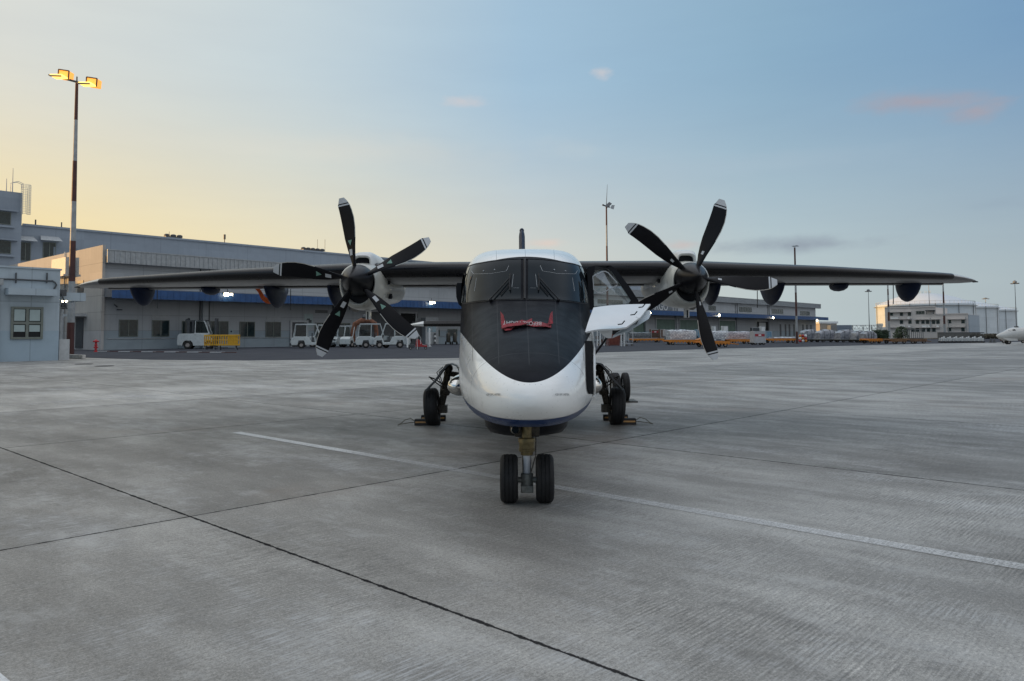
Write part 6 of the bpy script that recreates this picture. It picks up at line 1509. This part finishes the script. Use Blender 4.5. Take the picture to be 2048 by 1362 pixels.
p = px_place(1259, 692); k_ = m_px(p); t = thing('hand_trolley', 'small silver hand trolley right of the rust red cage', 'hand trolley', p, 0); w = 14 * k_
MB().tube([(-w / 2, 0, .2), (-w / 2, 0, 1.6), (-w * .1, 0, 1.6), (-w * .1, 0, .5), (w / 2, 0, .5), (w / 2, 0, 2.4)], .05, 6).build('frame', M['ltgrey'], t)
MB().box(-w / 2, w / 2, 0, .8, .25, .33).build('deck', M['ltgrey'], t)
for x in (-w * .4, w * .4): vwheel(x, .1, .14, .1, t)
p = px_place(1207, 691); k_ = m_px(p); t = thing('parts_stack', 'jumble of brown and white boxes between the ladder and the red cage', 'boxes', p, 0)
rnd = random.Random(3)
for i in range(9):
    a = rnd.uniform(-.5, .5); z = .45 * (i // 3); q = MB(); q.box(a + (i % 3) * .45 - .55, a + (i % 3) * .45 - .15, .1, .6, z + .002, z + .43); q.build('box', [cbr, M['white'], cwh][i % 3], t)
# safety marker with chequered cones near the lamp post
p = px_place(1606, 686); t = thing('chequered_marker', 'red and white chequered marker stack by the foot of the lamp post', 'marker', p, 0)
for i in range(3):
    for j in range(3): q = MB(); q.ball((-.45 + j * .45, 0, .35 + i * .4), .24, 10); q.build('marker_ball', [M['red'], M['white'], M['orange']][(i + j) % 3], t, smooth=True)
# ------------------------------------------------------------------ business jet at the right edge
p = gnd(2016, 688.5); k_ = m_px(p); JET = thing('business_jet', 'white business jet nosing into the right edge of the view', 'aircraft', p, 0)
def jx(px): return (px - 2016) * k_
jm = pm('jet_white', (.52, .52, .50), .25, var=.05, coat=.6)
yh = lambda py: at(2016, py, p.y).z
q = MB(); rr = []
for px, yt, yb in ((1993, 671, 672.2), (1994, 669.6, 673.5), (1998, 667.2, 675.8), (2003, 665.2, 677.8), (2008, 662.8, 679), (2013, 660, 679.6), (2018, 657.2, 680), (2024, 655.2, 680.2), (2032, 654.4, 680.4), (2060, 654, 680.4), (2150, 654, 680), (2220, 655, 676), (2280, 660, 668)):
    zt_, zb_ = yh(yt), yh(yb); r = (zt_ - zb_) / 2; zc = (zt_ + zb_) / 2
    rr.append([(jx(px), r * math.cos(a), zc + r * math.sin(a)) for a in [2 * math.pi * j / 28 for j in range(28)]])
q.loft(rr); q.build('fuselage', jm, JET, smooth=True, ang=70)
def jr(px):
    T = [(1993, 671, 672.2), (2003, 665.2, 677.8), (2013, 660, 679.6), (2024, 655.2, 680.2), (2060, 654, 680.4)]
    yt, yb = interp([(a, b) for a, b, c in T], px), interp([(a, c) for a, b, c in T], px); return (yh(yt) + yh(yb)) / 2, (yh(yt) - yh(yb)) / 2
def jpatch(pts, name, mt, lift=.02):
    vs = []
    for px, py in pts:
        zc, r = jr(px); z = yh(py); y = -math.sqrt(max(r * r - (z - zc) ** 2, 0.0)) - lift; vs.append((jx(px), y, z))
    n = len(vs); q = MB(); q.add(vs + [(a, b + .03, c) for a, b, c in vs], [tuple(range(n)), tuple(range(2 * n - 1, n - 1, -1))] + [(i, n + i, n + (i + 1) % n, (i + 1) % n) for i in range(n)]); return q.build(name, mt, JET)
jpatch([(2014, 661), (2018, 658.6), (2021, 659), (2019.5, 661.5), (2016, 662.5)], 'cockpit_window', M['dark'], .04)
jpatch([(2021.5, 659), (2025, 658.4), (2025.5, 661), (2020.5, 661.6)], 'cockpit_window', M['dark'], .04)
for x in (2033, 2041): jpatch([(x, 657), (x + .5, 657), (x + .5, 676), (x, 676)], 'door_seam', M['dkgrey'], .03)
MB().tube([(jx(2016), 0, yh(679)), (jx(2016), 0, .3)], .09, 8).build('nose_leg', M['ltgrey'], JET)
for y in (-.18, .18): vwheel(jx(2016), y, .3, .16, JET)
q = MB(); q.prism([(jx(2001), yh(676)), (jx(2012), yh(681.5)), (jx(2030), yh(681.5)), (jx(2030), yh(677))], 'y', -.55, .55); q.build('nose_bay_door', jm, JET)
q = MB(); q.prism([(jx(2300), yh(668)), (jx(2260), yh(620)), (jx(2290), yh(620)), (jx(2330), yh(668))], 'y', -.15, .15); q.build('tail_fin', jm, JET)
q = MB(); q.loft([[(jx(2110), y, yh(677)), (jx(2190), y, yh(677)), (jx(2190), y, yh(679))] if abs(y) < 2 else [(jx(2170), y, yh(674)), (jx(2195), y, yh(674)), (jx(2195), y, yh(674.6))] for y in (-10, -1, 1, 10)]); q.build('wing', jm, JET)
for sx in (-1, 1):
    q = MB(); q.tube([(jx(2150), sx * 1.6, .9), (jx(2150), sx * 1.6, .3)], .1, 8); q.build('main_leg', M['ltgrey'], JET); vwheel(jx(2150), sx * 1.6, .4, .25, JET)
MB().tube([(jx(2034), 0, yh(655)), (jx(2034), 0, yh(652.5))], .25, 6).build('antenna', M['dkgrey'], JET)
for i, (a, b) in enumerate(((2003, 2010), (2040, 2056))):
    p = gnd((a + b) / 2, 686.5); kk = m_px(p); t = thing('engine_cover_cart', ['low dark red cart under the jet nose', 'low dark red cart under the jet belly at the frame edge'][i], 'cart', p, 0)
    q = MB(); w = (b - a) * kk; q.box(-w / 2, w / 2, -.4, .4, .35, .75); q.build('deck', M['polered'], t, bevel=.05)
    for x in (-w * .35, w * .35): vwheel(x, -.35, .25, .15, t)
for px, lb_ in ((1981.5, 'small cone left of the jet nose'), (1989, 'small cone directly below the jet nose tip')):
    p = gnd(px, 685.5); t = thing('traffic_cone', lb_, 'cone', p, 0); q = MB(); q.lathe([(.3, 0), (.3, .05), (.2, .06), (.04, .75)], (0, 0, 0), 'z', 12); q.build('cone', M['dkgrey'], t)
